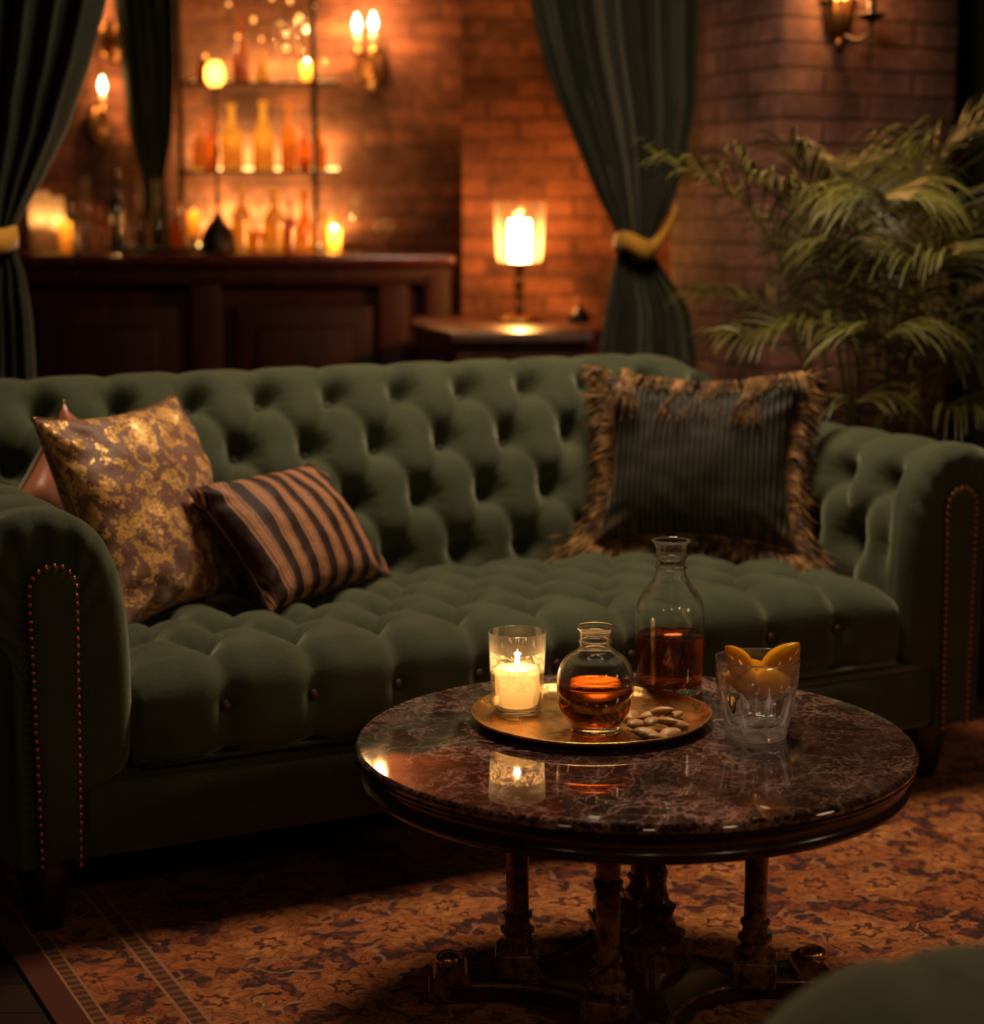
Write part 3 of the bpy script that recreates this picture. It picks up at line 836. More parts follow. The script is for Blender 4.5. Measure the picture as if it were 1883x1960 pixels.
# concave sided base
poly = []
n = 240; fd = R(2)
for k in range(n):
    a = 2*PI*k/n; da = ((a-fd+PI/4) % (PI/2))-PI/4   # angle from nearest foot direction
    if abs(da) < R(8.5): r = .300/math.cos(da)
    else:
        dl = PI/4-abs(da); r = .339*math.cos(dl)-math.sqrt(max(0, .204**2-(.339*math.sin(dl))**2))
    poly.append((r*math.cos(a), r*math.sin(a)))
mb = MB().prism(poly, .014, .044, .004); plat = mb.build('platform', M['table_wood'], table, sharp=40)
mb = MB(); mb.tube([(p[0]*1.0, p[1]*1.0, .040) for p in poly]+[(poly[0][0], poly[0][1], .040)], .0050, 6, cap=False); mb.build('edge_molding', M['gilded_wood'], plat)
for k in range(4):
    a = fd+k*PI/2; c = Vector((.300*math.cos(a), .300*math.sin(a), 0)); t = Vector((math.cos(a), math.sin(a), 0)); s = Vector((-math.sin(a), math.cos(a), 0))
    mb = MB()
    pts = []; rd = []
    for q in range(26):          # rolled scroll foot seen as a curl
        th = q/25*PI*1.55; rr = lerp(.036, .014, q/25)
        pts.append(c + t*(.0+rr*math.sin(th)*1.0) + Vector((0, 0, .046+rr*math.cos(th)-.006))); rd.append(.013)
    rows = [[p - s*.036, p - s*.034+Vector((0, 0, .003)), p + s*.034+Vector((0, 0, .003)), p + s*.036] for p in pts]
    mb.tube([c - s*.036+Vector((0, 0, .042)), c + s*.036+Vector((0, 0, .042))], .031, 20)
    mb.tube([c + t*.026 - s*.032+Vector((0, 0, .0225)), c + t*.026 + s*.032+Vector((0, 0, .0225))], .0135, 14)
    f = mb.build('foot', M['gilded_wood'], table, sharp=40)
    MB().ball(c+t*.004+Vector((0, 0, .073)), .019, 16, 10, (1.2, 1.2, .8)).build('scroll_boss', M['brass'], f)
MB().lathe([(.001, .04), (.062, .044), (.060, .075), (.045, .083), (.050, .095), (.035, .105), (.028, .125), (.034, .14), (.022, .15), (.016, .18), (.020, .20), (.012, .215), (.001, .225)], (.045, .06, 0), 28, cap=False).build('center_finial', M['gilded_wood'], table, sharp=40)

# ------------------------------------------------------------------ tray
trc = Vector((.1665, 3.165, TZ)); TR_ = .2035
tray = None
def wav(a):
    d = 0.012*math.sin(3*a+.6)*.5+.004*math.sin(7*a+1)
    dent = math.exp(-((((a-R(52)+PI) % (2*PI))-PI)/.42)**2)*.055
    return 1+d-dent
prof = [(.001, .004), (.55, .004), (.84, .0045), (.88, .0060), (.93, .0105), (.975, .0165), (.995, .0185), (1.0, .0170), (.985, .0130), (.94, .0070), (.88, .001), (.6, .0005), (.001, .0005)]
mb = MB(); mb.lathe([(r*TR_, z) for r, z in prof], (0, 0, 0), 128, cap=False, fn=lambda a, z: wav(a))
tray = mb.build('serving_tray', M['tray_brass'], loc=trc)
tag(tray, 'round hammered brass tray with turned-up rim on the marble table', 'tray')
TRZ = TZ+.0045

# ------------------------------------------------------------------ vessels
def shell(prof_out, prof_in, seg, loc, name, mat, parent=None, fn=None):
    """closed glass wall: outer profile upwards, inner profile downwards"""
    mb = MB(); mb.lathe(prof_out+prof_in, (0, 0, 0), seg, cap=False, fn=fn)
    return mb.build(name, mat, parent, loc=loc)
def smoothp(pts, n):
    q, _ = catmull([(a, b, 0) for a, b in pts], n); return [(max(p.x, .0005), p.y) for p in q]
# candle in a glass
cj = Vector((.0430, 3.205, TRZ))
ro, hi = .0492, .141
gl = shell([(.0005, 0), (.036, 0), (.0405, .002), (.0425, .008), (.0465, .07), (ro, hi-.001), (ro-.0010, hi)], [(ro-.0024, hi-.001), (.0445, .07), (.0405, .016), (.038, .012), (.0005, .011)], 64, cj, 'votive_glass', M['thin_glass'])
tag(gl, 'clear glass tumbler holding a lit cream candle on the brass tray', 'glass')
mb = MB(); mb.lathe([(.0005, .0015), (.036, .0015), (.0400, .004), (.0405, .0095), (.0385, .0105), (.0005, .0105)], (0, 0, 0), 48, cap=False); mb.build('glass_base', M['clear_glass'], gl)
mb = MB(); mb.lathe([(.0455, .045), (.0465, .075), (.0472, .108)], (0, 0, 0), 64, cap=False, fn=lambda a, z: .985); mb.build('wax_smear', M['wax_residue'], gl)
mb = MB(); mb.lathe(smoothp([(.0005, .0125), (.030, .0125), (.0355, .020), (.0375, .035), (.0378, .060), (.0372, .074), (.0355, .0785), (.031, .0775), (.020, .0745), (.0005, .073)], 50), (0, 0, 0), 48, cap=False,
                    fn=lambda a, z: 1+(.012*math.sin(3*a)+.010*math.sin(5*a+z*60)))
cn = mb.build('candle', M['wax'], loc=cj); lamp('wax_fill_light', 'POINT', (0, 0, .060), .13, (1.0, .60, .26), .012, parent=cn); tag(cn, 'cream candle burning inside the glass tumbler on the tray', 'candle')  # extra light added inside the wax for the flame's scattered glow
mb = MB(); mb.tube([(0, 0, .070), (.0003, 0, .077), (.0010, 0, .081)], .0010, 6); mb.build('wick', M['wick'], cn)
def flame(parent, z, s=1.0, mat='flame', x=0, y=0, name='flame'):
    mb = MB(); mb.lathe([(r*s, z+h*s) for r, h in ((.0003, 0), (.0032, .003), (.0042, .008), (.0034, .014), (.0018, .020), (.0002, .026))], (x, y, 0), 14, cap=False)
    return mb.build(name, M[mat], parent)
flame(cn, .0795, 1.15); lamp('candle_light', 'POINT', (0, 0, .098), .8, (1.0, .56, .22), .006, parent=cn)

# small round decanter
d1 = Vector((.1690, 3.085, TRZ))
so = smoothp([(.0005, 0), (.036, 0), (.0395, .003), (.041, .008), (.044, .016), (.056, .034), (.0622, .058), (.0632, .082), (.0605, .104), (.050, .123), (.034, .134), (.0265, .141), (.0260, .150), (.0262, .164), (.0290, .171), (.0315, .174), (.0312, .1765)], 90)
si = smoothp([(.0290, .1765), (.0265, .172), (.0235, .164), (.0232, .150), (.0240, .141), (.032, .131), (.048, .120), (.0580, .102), (.0606, .082), (.0596, .058), (.0535, .036), (.040, .022), (.030, .017), (.0005, .016)], 90)
dec1 = shell(so, si, 96, d1, 'decanter', M['clear_glass'])
tag(dec1, 'small squat round decanter half full of whisky, on the brass tray', 'decanter')
def rad_at(prof, z):
    best = min(prof, key=lambda p: abs(p[1]-z)); return best[0]
def liquid(si, zt, parent, seg=64):
    low = [(r, z) for r, z in si[::-1] if z <= zt and True]
    pts = [(.0005, low[0][1]-.0003)]+[(max(.0006, r+.0004), z-.0002) for r, z in low[1:]]+[(rad_at(si, zt)+.0004, zt+.0012), (rad_at(si, zt)-.0015, zt), (.0005, zt)]
    mb = MB(); mb.lathe(pts, (0, 0, 0), seg, cap=False); return mb.build('whisky', M['whisky'], parent)
liquid(si, .080, dec1)
mb = MB(); mb.tube([(.0262*math.cos(2*PI*k/40), .0262*math.sin(2*PI*k/40), .152) for k in range(41)], .0022, 8, cap=False)
for c, w in ((.0265, .1645),):
    mb.tube([(c*math.cos(2*PI*k/40), c*math.sin(2*PI*k/40), w) for k in range(41)], .0016, 8, cap=False)
mb.build('neck_ring', M['clear_glass'], dec1)
# tall decanter behind the tray
d2 = Vector((.3170, 3.372, TZ))
so = smoothp([(.0005, 0), (.054, 0), (.0575, .003), (.059, .009), (.0595, .03), (.0612, .075), (.0617, .130), (.0605, .152), (.053, .173), (.040, .192), (.030, .206), (.0265, .217), (.0262, .232), (.0268, .238), (.0262, .246), (.0265, .258), (.0300, .268), (.0350, .272), (.0352, .2745)], 110)
si = smoothp([(.0335, .2750), (.0290, .271), (.0240, .260), (.0236, .232), (.0240, .217), (.0275, .204), (.038, .189), (.0505, .171), (.0578, .151), (.0592, .130), (.0585, .075), (.0570, .03), (.0555, .019), (.050, .0155), (.0005, .015)], 110)
dec2 = shell(so, si, 96, d2, 'decanter', M['clear_glass'])
tag(dec2, 'tall shouldered decanter of whisky standing behind the brass tray', 'decanter')
liquid(si, .103, dec2)
mb = MB()
for r0, z, w in ((.0268, .225, .0020), (.0270, .244, .0026)):
    mb.tube([(r0*math.cos(2*PI*k/40), r0*math.sin(2*PI*k/40), z) for k in range(41)], w, 8, cap=False)
mb.build('neck_ring', M['clear_glass'], dec2)
# cut tumbler with orange pieces
tb = Vector((.4320, 3.070, TZ))
def flute(a, z):
    k = sstep(.006, .02, z)*(1-sstep(.072, .088, z)); top = sstep(.09, .135, z)
    c = abs(math.sin(a*9/2))
    oc = 1/max(.001, math.cos(((a+PI/8) % (PI/4))-PI/8))
    return 1-.085*k*c**.9 + .35*top*(oc-1.03)
so = smoothp([(.0005, .002), (.030, .001), (.046, .0), (.0495, .004), (.052, .014), (.0595, .045), (.0655, .080), (.0675, .100), (.0690, .130), (.0685, .1325)], 80)
si = smoothp([(.0668, .1325), (.0662, .128), (.0640, .098), (.0600, .072), (.0540, .044), (.046, .028), (.030, .0235), (.0005, .023)], 60)
mb = MB(); mb.lathe(so, (0, 0, 0), 180, cap=False, fn=flute); b1 = len(mb.v)
mb2 = MB(); rws = []
full = [(r, z, True) for r, z in so]+[(r, z, False) for r, z in si]
rows = []
for r, z, outer in full:
    rows.append([((r*(flute(2*PI*k/180, z) if outer or z > .11 else 1))*math.cos(2*PI*k/180), (r*(flute(2*PI*k/180, z) if outer or z > .11 else 1))*math.sin(2*PI*k/180), z) for k in range(180)])
mb = MB(); mb.grid(rows, closeu=True)
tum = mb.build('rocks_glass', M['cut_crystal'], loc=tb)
tag(tum, 'fluted crystal rocks glass filled with orange pieces on the marble table', 'glass')
# clear drink in the lower half
# orange wedges
def wedge(L_, wd, th, curl=.35):
    rows = []
    for i in range(17):
        t = i/16; w = wd*math.sin(PI*t)**.75+.0006; x = (t-.5)*L_; zc = curl*L_*(.25-(t-.5)**2)
        rows.append([(x, -w/2, zc-th*.1), (x, -w*.25, zc+th*math.sin(PI*t)**.6*.8), (x, 0, zc+th*math.sin(PI*t)**.6), (x, w*.25, zc+th*math.sin(PI*t)**.6*.8), (x, w/2, zc-th*.1), (x, w*.2, zc-th*.6), (x, -w*.2, zc-th*.6)])
    mb = MB(); mb.grid(rows, closeu=True); return mb
osp = [  # offset from glass axis, euler, length, width, label
    ((-.030, -.012, .118), (R(60), R(58), R(10)), .088, .052, 'pointed orange peel piece standing up at the left in the rocks glass'),
    ((.034, -.008, .120), (R(60), R(-50), R(0)), .100, .054, 'pointed orange peel piece standing up at the right in the rocks glass'),
    ((-.024, -.022, .100), (R(50), R(15), R(10)), .066, .056, 'curved orange segment lying low at the left in the rocks glass'),
    ((.018, -.026, .098), (R(50), R(-12), R(-8)), .068, .056, 'curved orange segment lying low at the right in the rocks glass'),
    ((.0, .018, .106), (R(30), R(5), R(20)), .070, .048, 'orange segment at the back of the rocks glass between the two peaks')]
for off, eu, L_, wd, lab in osp:
    o = wedge(L_, wd, .007, .22).build('orange_slice', M['orange_flesh'], loc=tb+Vector(off)); o.rotation_euler = eu
    tag(o, lab, 'orange slice', 'orange pieces in the rocks glass')
# nuts on the tray
random.seed(5)
nut_spots = [(1222, 1384, 30, 'split nut at the left end of the nut pile on the tray'), (1238, 1402, -20, 'flat nut low at the front left of the nut pile'), (1262, 1408, 10, 'nut at the very front of the nut pile'), (1284, 1402, 40, 'nut at the front right of the nut pile'),
             (1250, 1388, 70, 'nut in the middle left of the nut pile'), (1275, 1388, -40, 'nut at the heart of the nut pile'), (1298, 1385, 15, 'nut at the right end of the nut pile'), (1244, 1368, 5, 'long nut at the back left of the nut pile'),
             (1266, 1368, -25, 'long nut at the back of the nut pile near the tall decanter'), (1290, 1368, 50, 'nut at the back right of the nut pile'), (1212, 1368, 80, 'nut lying loose left of the pile beside the round decanter')]
nm = None
for k, (u, v, rot, lab) in enumerate(nut_spots):
    dn = (v-980)*math.cos(PITCH)+FPX*math.sin(PITCH); fw = FPX*math.cos(PITCH)-(v-980)*math.sin(PITCH)
    Y = (CAM_H-TRZ-.010)*fw/dn; p = px(u, v, Y)
    sz = random.uniform(1.05, 1.4); prof = []
    mb = MB(); rows = []
    for i in range(13):
        t = i/12; x = (t-.5)*.036*sz; w = .0115*sz*math.sin(PI*t)**.55*(1-.25*t)+.0003
        bend = .004*math.sin(PI*t)
        rows.append([(x, bend+w*math.cos(a), w*.55*math.sin(a)) for a in [2*PI*q/12 for q in range(12)]])
    mb.grid(rows, closeu=True)
    o = mb.build('nut', M['nut_tan'], loc=(p.x, p.y, TRZ+.0070+(.010 if k in (4, 5, 8) else 0)))
    o.rotation_euler = (R(random.uniform(-18, 18)), R(random.uniform(-12, 12)), R(rot)); tag(o, lab, 'nut', 'nuts on the brass tray')
# ------------------------------------------------------------------ foreground armchair (bottom right corner)
ch = empty('armchair', 'green velvet armchair whose rounded arm cuts into the bottom right corner', 'armchair', (0.775, 1.44, 0.0085), R(20))
def blob(rows_fn, name, mat='velvet', parent=None):
    mb = MB(); mb.grid(rows_fn); return mb.build(name, M[mat], parent)
def padded(cx, cy, z0, z1, lx, ly, rad, crease=None, parent=None, name='arm', nx=60, ny=60):
    """thick pad with a rounded plan and domed top, as upholstered arms are"""
    rows = []
    K = 26; SEG = 120
    for i in range(K+1):
        t = i/K
        if t < .45: z = lerp(z0, z1-rad, t/.45); ins = 0.006*math.sin(t/.45*PI)*-1
        else:
            a = (t-.45)/.55*PI/2; z = z1-rad+rad*math.sin(a); ins = rad*(1-math.cos(a))
        row = []
        for k in range(SEG):
            a = 2*PI*k/SEG; ca, sa = math.cos(a), math.sin(a)
            e = 2/3.2
            x = math.copysign(abs(ca)**e, ca)*(lx/2-ins); y = math.copysign(abs(sa)**e, sa)*(ly/2-ins)
            zz = z
            if crease and t > .3:
                for (xa, wd) in crease:
                    zz -= .012*math.exp(-((x-xa-.25*(y-.2))/wd)**2)*sstep(.4, .8, t)
            row.append((cx+x, cy+y, zz))
        rows.append(row)
    for s in (.66, .33, .02):
        row = []
        for (x, y, z) in rows[K]:
            xx, yy = cx+(x-cx)*s, cy+(y-cy)*s; zz = z
            if crease:
                for (xa, wd) in crease: zz = z
            row.append((xx, yy, z1+(0 if not crease else -.012*sum(math.exp(-((xx-cx-xa-.25*(yy-cy-.2))/wd)**2) for xa, wd in crease))))
        rows.append(row)
    mb = MB(); mb.grid(rows, closeu=True); return mb.build(name, M['velvet'], parent)
padded(-.30, .02, .12, .657, .46, .80, .17, crease=[(-.055, .011)], parent=ch, name='arm')
padded(.34, .02, .12, .645, .26, .80, .12, parent=ch, name='arm')
padded(.02, -.34, .12, .90, .80, .24, .11, parent=ch, name='backrest')
padded(.02, .06, .12, .44, .44, .68, .06, parent=ch, name='seat_cushion')
for x, y in ((-.30, .34), (.34, .34), (-.30, -.38), (.34, -.38)):
    MB().lathe([(.02, .001), (.03, .10), (.035, .13)], (x, y, 0), 18).build('leg', M['leg_wood'], ch)

# ------------------------------------------------------------------ curtains
def curtain(name, label, Y, left, right, z0, z1, folds, mat, amp=.05, tie=None, seed=0, sk=0.0):
    """left/right: tables (z, X); folds run down the cloth and crowd at the tie"""
    rows = []; nz, nt = 90, folds*16
    for i in range(nz+1):
        z = lerp(z0, z1, i/nz); xl, xr = interp(left, z), interp(right, z); wdt = xr-xl
        row = []
        for j in range(nt+1):
            t = j/nt; ph = 2*PI*folds*t + .5*math.sin(z*1.9+seed) + 1.2*math.sin(3.1*t*PI+seed)
            w0 = wdt/folds
            a = min(amp, .20*wdt/math.sqrt(folds)*1.1)
            x = xl + wdt*t + .22*w0*math.sin(2*ph)*.5
            y = Y + a*math.sin(ph)*(.75+.25*math.sin(5*t*PI+seed)) + sk*t*wdt + .012*noise.noise(Vector((t*9, z*2, seed)))
            row.append((x, y, z))
        rows.append(row)
    mb = MB(); mb.grid(rows); o = mb.build(name, M[mat])
    md = o.modifiers.new('thick', 'SOLIDIFY'); md.thickness = .004
    tag(o, label, 'curtain'); return o
def tab(Y, pairs): return sorted([(px(u, v, Y).z, px(u, v, Y).x) for u, v in pairs])
Yc = 6.15
L = tab(Yc, [(975, -260), (1012, 0), (1030, 80), (1062, 180), (1100, 270), (1142, 370), (1178, 440), (1188, 470), (1176, 510), (1160, 590), (1147, 680), (1130, 900), (1120, 1500)])
Rr = tab(Yc, [(1345, -260), (1332, 0), (1328, 200), (1310, 310), (1285, 390), (1252, 450), (1245, 480), (1270, 520), (1318, 590), (1332, 680), (1335, 1500)])
cr = curtain('curtain', 'dark green velvet curtain tied back with gold left of the brick pillar', Yc, L, Rr, 0.02, CEIL-.02, 8, 'curtain_velvet', .055, seed=1)
zt = px(1215, 468, Yc).z; c0 = px(1216, 468, Yc)
def ringband(cx, cy, z, rx, ry, h, tilt, mat, parent, name='tieback', strap=None):
    rows = []
    for k in range(49):
        a = 2*PI*k/48; x = cx+rx*math.cos(a); y = cy+ry*math.sin(a); zz = z+tilt*math.cos(a)+.008*math.cos(a*3)
        rows.append([(x, y, zz-h/2), (x*1.0+.004*math.cos(a), y+.004*math.sin(a), zz), (x, y, zz+h/2)])
    mb = MB(); mb.grid(rows)
    if strap:
        a, b = strap; r2 = []
        for k in range(13):
            t = k/12; p = Vector(a).lerp(Vector(b), t); hh = lerp(h*.45, h*.22, t)
            r2.append([(p.x, p.y-.01, p.z-hh+.02*math.sin(PI*t)*-1), (p.x, p.y-.016, p.z-.02*math.sin(PI*t)), (p.x, p.y-.01, p.z+hh-.02*math.sin(PI*t))])
        mb.grid(r2)
    o = mb.build(name, M[mat], parent); md = o.modifiers.new('thick', 'SOLIDIFY'); md.thickness = .005; return o
hook = px(1283, 398, 6.30)
ringband(c0.x, Yc, zt, .062, .085, .058, -.010, 'tie_gold', cr, strap=((c0.x+.045, Yc-.062, zt-.008), (hook.x, hook.y-.2, hook.z)))
Yl = 5.0
L = tab(Yl, [(-420, -200), (-400, 0), (-330, 200), (-220, 350), (-90, 440), (-90, 470), (-160, 560), (-200, 760), (-210, 1500)])
Rr = tab(Yl, [(225, -200), (197, 0), (165, 120), (120, 250), (72, 350), (28, 430), (22, 465), (42, 520), (55, 600), (62, 700), (66, 900), (68, 1500)])
cl = curtain('curtain', 'dark green curtain gathered to a gold tieback at the left edge', Yl, L, Rr, 0.02, CEIL-.02, 9, 'curtain_velvet', .05, seed=4)
c1 = px(-34, 446, Yl)
ringband(c1.x, Yl, c1.z, .082, .09, .062, -.02, 'tie_gold', cl)
Yb = 8.22
L = tab(Yb, [(205, -200), (214, 0), (232, 150), (246, 260), (272, 340), (276, 380), (262, 500)])
Rr = tab(Yb, [(336, -200), (332, 0), (334, 150), (330, 260), (316, 340), (318, 380), (330, 500)])
curtain('curtain', 'narrow dark curtain standing in for a mirror reflection behind the bar between the sconce and the bottle shelves', Yb, L, Rr, 0.02, CEIL-.02, 5, 'curtain_dark', .03, seed=2)  # cloth built in place of a curtain's mirror reflection
Yr = 6.45
L = tab(Yr, [(1760, -200), (1764, 0), (1770, 1500)]); Rr = tab(Yr, [(2150, -200), (2150, 0), (2150, 1500)])
curtain('curtain', 'straight dark green curtain at the right edge behind the palm', Yr, L, Rr, 0.02, CEIL-.02, 7, 'curtain_velvet', .05, seed=7)

# ------------------------------------------------------------------ side table with hurricane candle
side = empty('side_table', 'mahogany side table with cut corners against the brick pier', 'table', (0.05, 6.95, 0))
def rel(lst): return [(x-.05, y-6.95) for x, y in lst]
polyt = rel([(-.295, 6.98), (-.13, 6.36), (.33, 6.36), (.41, 6.70), (.41, 7.44), (-.11, 7.44), (-.295, 7.36)])
MB().prism(polyt, .868, .90, .006).build('table_top', M['mahogany'], side, sharp=40)
small = [(x*.93, y*.93) for x, y in polyt]
ap = MB().prism(small, .76, .868).build('apron', M['mahogany'], side, sharp=40)
for k in (0, 1, 2, 3, 4, 6):
    x, y = small[k]; x *= .93; y *= .93
    MB().lathe([(.018, 0), (.024, .05), (.018, .10), (.022, .4), (.030, .70), (.026, .76)], (x, y, 0), 16).build('leg', M['mahogany'], side)
hb = px(994, 604, 7.05); hb.z = .90
hl = empty('candle_holder', 'turned brass candle stand with a glass hurricane cylinder on the side table', 'candle holder', hb)
MB().lathe([(.001, 0), (.082, 0), (.085, .006), (.060, .014), (.030, .022), (.014, .030), (.001, .032)], (0, 0, 0), 36, cap=False).build('foot', M['brass'], hl)
MB().lathe([(.012, .030), (.018, .040), (.020, .052), (.010, .060), (.008, .075), (.016, .088), (.018, .098), (.009, .108), (.014, .120), (.018, .135), (.013, .15), (.009, .16), (.016, .172), (.012, .182), (.024, .198), (.052, .206), (.055, .210), (.001, .211)], (0, 0, 0), 28, cap=False).build('stem', M['dark_brass'], hl)
MB().lathe([(.062, .211), (.068, .212), (.078, .214), (.082, .23), (.088, .33), (.093, .425), (.091, .425), (.085, .33), (.080, .23), (.062, .216)], (0, 0, 0), 48, cap=False).build('glass_shade', M['far_glass'], hl)
hc = MB().lathe([(.037, .213), (.039, .225), (.039, .355), (.036, .362)], (0, 0, 0), 40, cap=False).build('pillar_candle', M['frosted_glass'], loc=hb)
tag(hc, 'glowing cream pillar candle inside the hurricane glass on the side table', 'candle')
mb = MB().lathe([(.001, .25), (.010, .255), (.016, .28), (.014, .305), (.010, .335), (.001, .35)], (0, 0, 0), 16, cap=False); mb.build('flame', M['flame_far'], hc)
lamp('hurricane_light', 'POINT', (0, 0, .28), 130, FLAME, .03, parent=hc)
orn = px(1108, 615, 6.95); orn.z = .90
on = MB().lathe([(.001, 0), (.036, 0), (.040, .012), (.034, .030), (.016, .048), (.006, .06), (.006, .085), (.001, .087)], (0, 0, 0), 20, cap=False).build('ornament', M['black_iron'], loc=orn)
tag(on, 'small dark peaked ornament at the right end of the side table', 'ornament')

# ------------------------------------------------------------------ bar counter
BX0, BX1, BY0, BY1, BZ = -2.75, -.150, 7.50, 8.06, 1.13
bar = empty('bar_counter', 'long dark mahogany bar counter with raised panels behind the sofa', 'bar', ((BX0+BX1)/2, (BY0+BY1)/2, 0))
cxb, cyb = (BX0+BX1)/2, (BY0+BY1)/2
def bb(c, d, **k): return MB().box((c[0]-cxb, c[1]-cyb, c[2]), d, **k)
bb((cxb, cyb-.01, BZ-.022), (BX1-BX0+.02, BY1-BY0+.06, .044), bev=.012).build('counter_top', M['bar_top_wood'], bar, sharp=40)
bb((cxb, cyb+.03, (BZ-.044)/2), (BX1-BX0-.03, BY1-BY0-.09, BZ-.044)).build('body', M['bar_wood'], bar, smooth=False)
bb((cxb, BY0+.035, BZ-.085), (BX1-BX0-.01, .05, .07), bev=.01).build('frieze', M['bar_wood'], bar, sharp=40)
def bx(u): return px(u, 600, BY0).x
for u0, u1 in ((-330, -20), (62, 338), (447, 712)):
    a, b = bx(u0), bx(u1)
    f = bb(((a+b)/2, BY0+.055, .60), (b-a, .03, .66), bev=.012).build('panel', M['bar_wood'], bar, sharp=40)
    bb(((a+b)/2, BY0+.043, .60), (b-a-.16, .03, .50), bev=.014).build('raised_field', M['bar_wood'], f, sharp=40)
for u in (20, 392, 752):
    x = bx(u); bb((x, BY0+.045, .53), (.12, .05, 1.02), bev=.008).build('stile', M['bar_wood'], bar, sharp=40)
bb((BX1-.06, BY0+.04, .53), (.11, .07, 1.06), bev=.02).build('corner_post', M['bar_wood'], bar, sharp=40)

# ------------------------------------------------------------------ bottle shelves behind the bar
SY = 8.26
xa, xb_ = px(352, 300, SY).x, px(652, 300, SY).x
zs1 = px(500, 326, SY).z; zs2 = px(500, 158, SY).z
shf = empty('bottle_shelf', 'backlit wall shelves of amber bottles behind the bar', 'shelf', ((xa+xb_)/2, SY, 0))
cx = (xa+xb_)/2
for z in (zs1, zs2):
    sb_ = MB().box((0, 0, z-.010), (xb_-xa, .24, .016), bev=.003).build('shelf_board', M['bar_top_wood'], shf, sharp=40)
    MB().box((0, .112, z+.006), (xb_-xa-.04, .010, .014)).build('light_strip', M['led_strip'], sb_, smooth=False)
MB().box((0, .112, BZ+.02), (xb_-xa-.04, .010, .014)).build('light_strip', M['led_strip'], shf, smooth=False)
for u in (352, 606):
    x = px(u, 200, SY).x-cx
    MB().box((x, -.11, (zs2+BZ)/2+.30), (.022, .022, zs2-BZ+1.0), bev=.003).build('post', M['black_iron'], shf, sharp=40)
MB().box((0, .114, 1.13), (.9, .02, .02)).build('bracket', M['black_iron'], shf, smooth=False)
for z, e in ((zs1, 10.0), (zs2, 3.5), (BZ+.03, 13.0)):
    l = lamp('shelf_light', 'AREA', (0, .09, z+.02), e, (1.0, .58, .18), .1, rot=(R(180-25), 0, 0), parent=shf)
    l.data.shape = 'RECTANGLE'; l.data.size = xb_-xa-.1; l.data.size_y = .04
def bottle(u, v, Y, h, r, mat, label, cat='bottle', kind='bottle', zbase=None, group=None, neck=.35, cap=None):
    p = px(u, v, Y);
    if zbase is not None: p.z = zbase
    nz = h*(1-neck); rn = r*.34
    if kind == 'bottle':
        prof = smoothp([(.001, 0), (r*.95, 0), (r, h*.02), (r, nz*.55), (r*.98, nz*.8), (r*.6, nz*.98), (rn, nz+h*.06), (rn*.9, h*.93), (rn*1.25, h*.95), (rn*1.2, h), (.001, h)], 36)
    elif kind == 'decanter':
        prof = smoothp([(.001, 0), (r*.9, 0), (r, h*.05), (r*.96, h*.3), (r*.5, h*.55), (rn, h*.66), (rn*1.4, h*.74), (rn*.7, h*.76), (r*.4, h*.84), (r*.42, h*.92), (.001, h)], 40)
    elif kind == 'goblet':
        prof = smoothp([(.001, 0), (r*.8, 0), (r*.7, h*.02), (r*.1, h*.06), (r*.09, h*.42), (r*.5, h*.50), (r*.95, h*.66), (r, h*.80), (r*.88, h), (r*.84, h), (r*.95, h*.80), (r*.9, h*.67), (r*.4, h*.53), (.001, h*.50)], 40)
    else:
        prof = [(.001, 0), (r*.95, 0), (r, h*.03), (r, h*.97), (r*.95, h), (.001, h)]
    o = MB().lathe(prof, (0, 0, 0), 24, cap=False).build({'jar': 'glass_jar'}.get(kind, kind) if kind != 'goblet' else 'stem_glass', M[mat], loc=p)
    if cap: MB().lathe([(.001, h-.002), (rn*1.35, h-.002), (rn*1.35, h+.018), (.001, h+.020)], (0, 0, 0), 14, cap=False).build('stopper', M[cap], o)
    return tag(o, label, cat, group)
B1, B2, B3 = 'bottles on the lower bar shelf', 'bottles on the middle bar shelf', 'glassware on the top bar shelf'
Z0 = BZ+.002
for u, h, r, m, lab, kd in (
    (383, .20, .030, 'amber_bottle', 'small amber bottle at the left end of the middle shelf', 'bottle'),
    (404, .25, .028, 'brown_bottle', 'dim brown bottle just left of the tall lamp on the middle shelf', 'bottle'),
    (445, .27, .045, 'honey_bottle', 'broad glowing honey bottle right of the tall lamp on the middle shelf', 'bottle'),
    (505, .28, .046, 'honey_bottle', 'brightest glowing bell-shaped bottle in the centre of the middle shelf', 'bottle'),
    (553, .27, .034, 'amber_bottle', 'slim tall amber bottle right of centre on the middle shelf', 'bottle'),
    (583, .20, .030, 'brown_bottle', 'short dark bottle beside the black post on the middle shelf', 'bottle'),
    (613, .17, .028, 'amber_bottle', 'small amber bottle at the right end of the middle shelf', 'bottle')):
    bottle(u, 326, SY-.04+(.06 if u in (404, 583) else -.03), h, r, m, lab, 'bottle', kd, zs1, B2)
for u, h, r, m, lab, kd in (
    (463, .27, .042, 'honey_bottle', 'tall pale glowing bottle on the bar right of the dark domed lamp', 'bottle'),
    (492, .13, .030, 'amber_bottle', 'low amber bottle on the bar under the middle shelf', 'bottle'),
    (526, .25, .048, 'honey_bottle', 'wide golden bottle on the bar below the brightest shelf bottle', 'bottle'),
    (556, .20, .026, 'brown_bottle', 'thin brown bottle on the bar behind the golden ones', 'bottle'),
    (584, .25, .044, 'amber_bottle', 'round-shouldered amber bottle on the bar near the right shelf end', 'decanter'),
    (632, .16, .040, 'honey_bottle', 'short bright bottle at the right end of the backlit shelves', 'jar')):
    bottle(u, 470, 7.87 if u in (492, 556) else 8.0, h, r, m, lab, 'bottle', kd, Z0, B1)
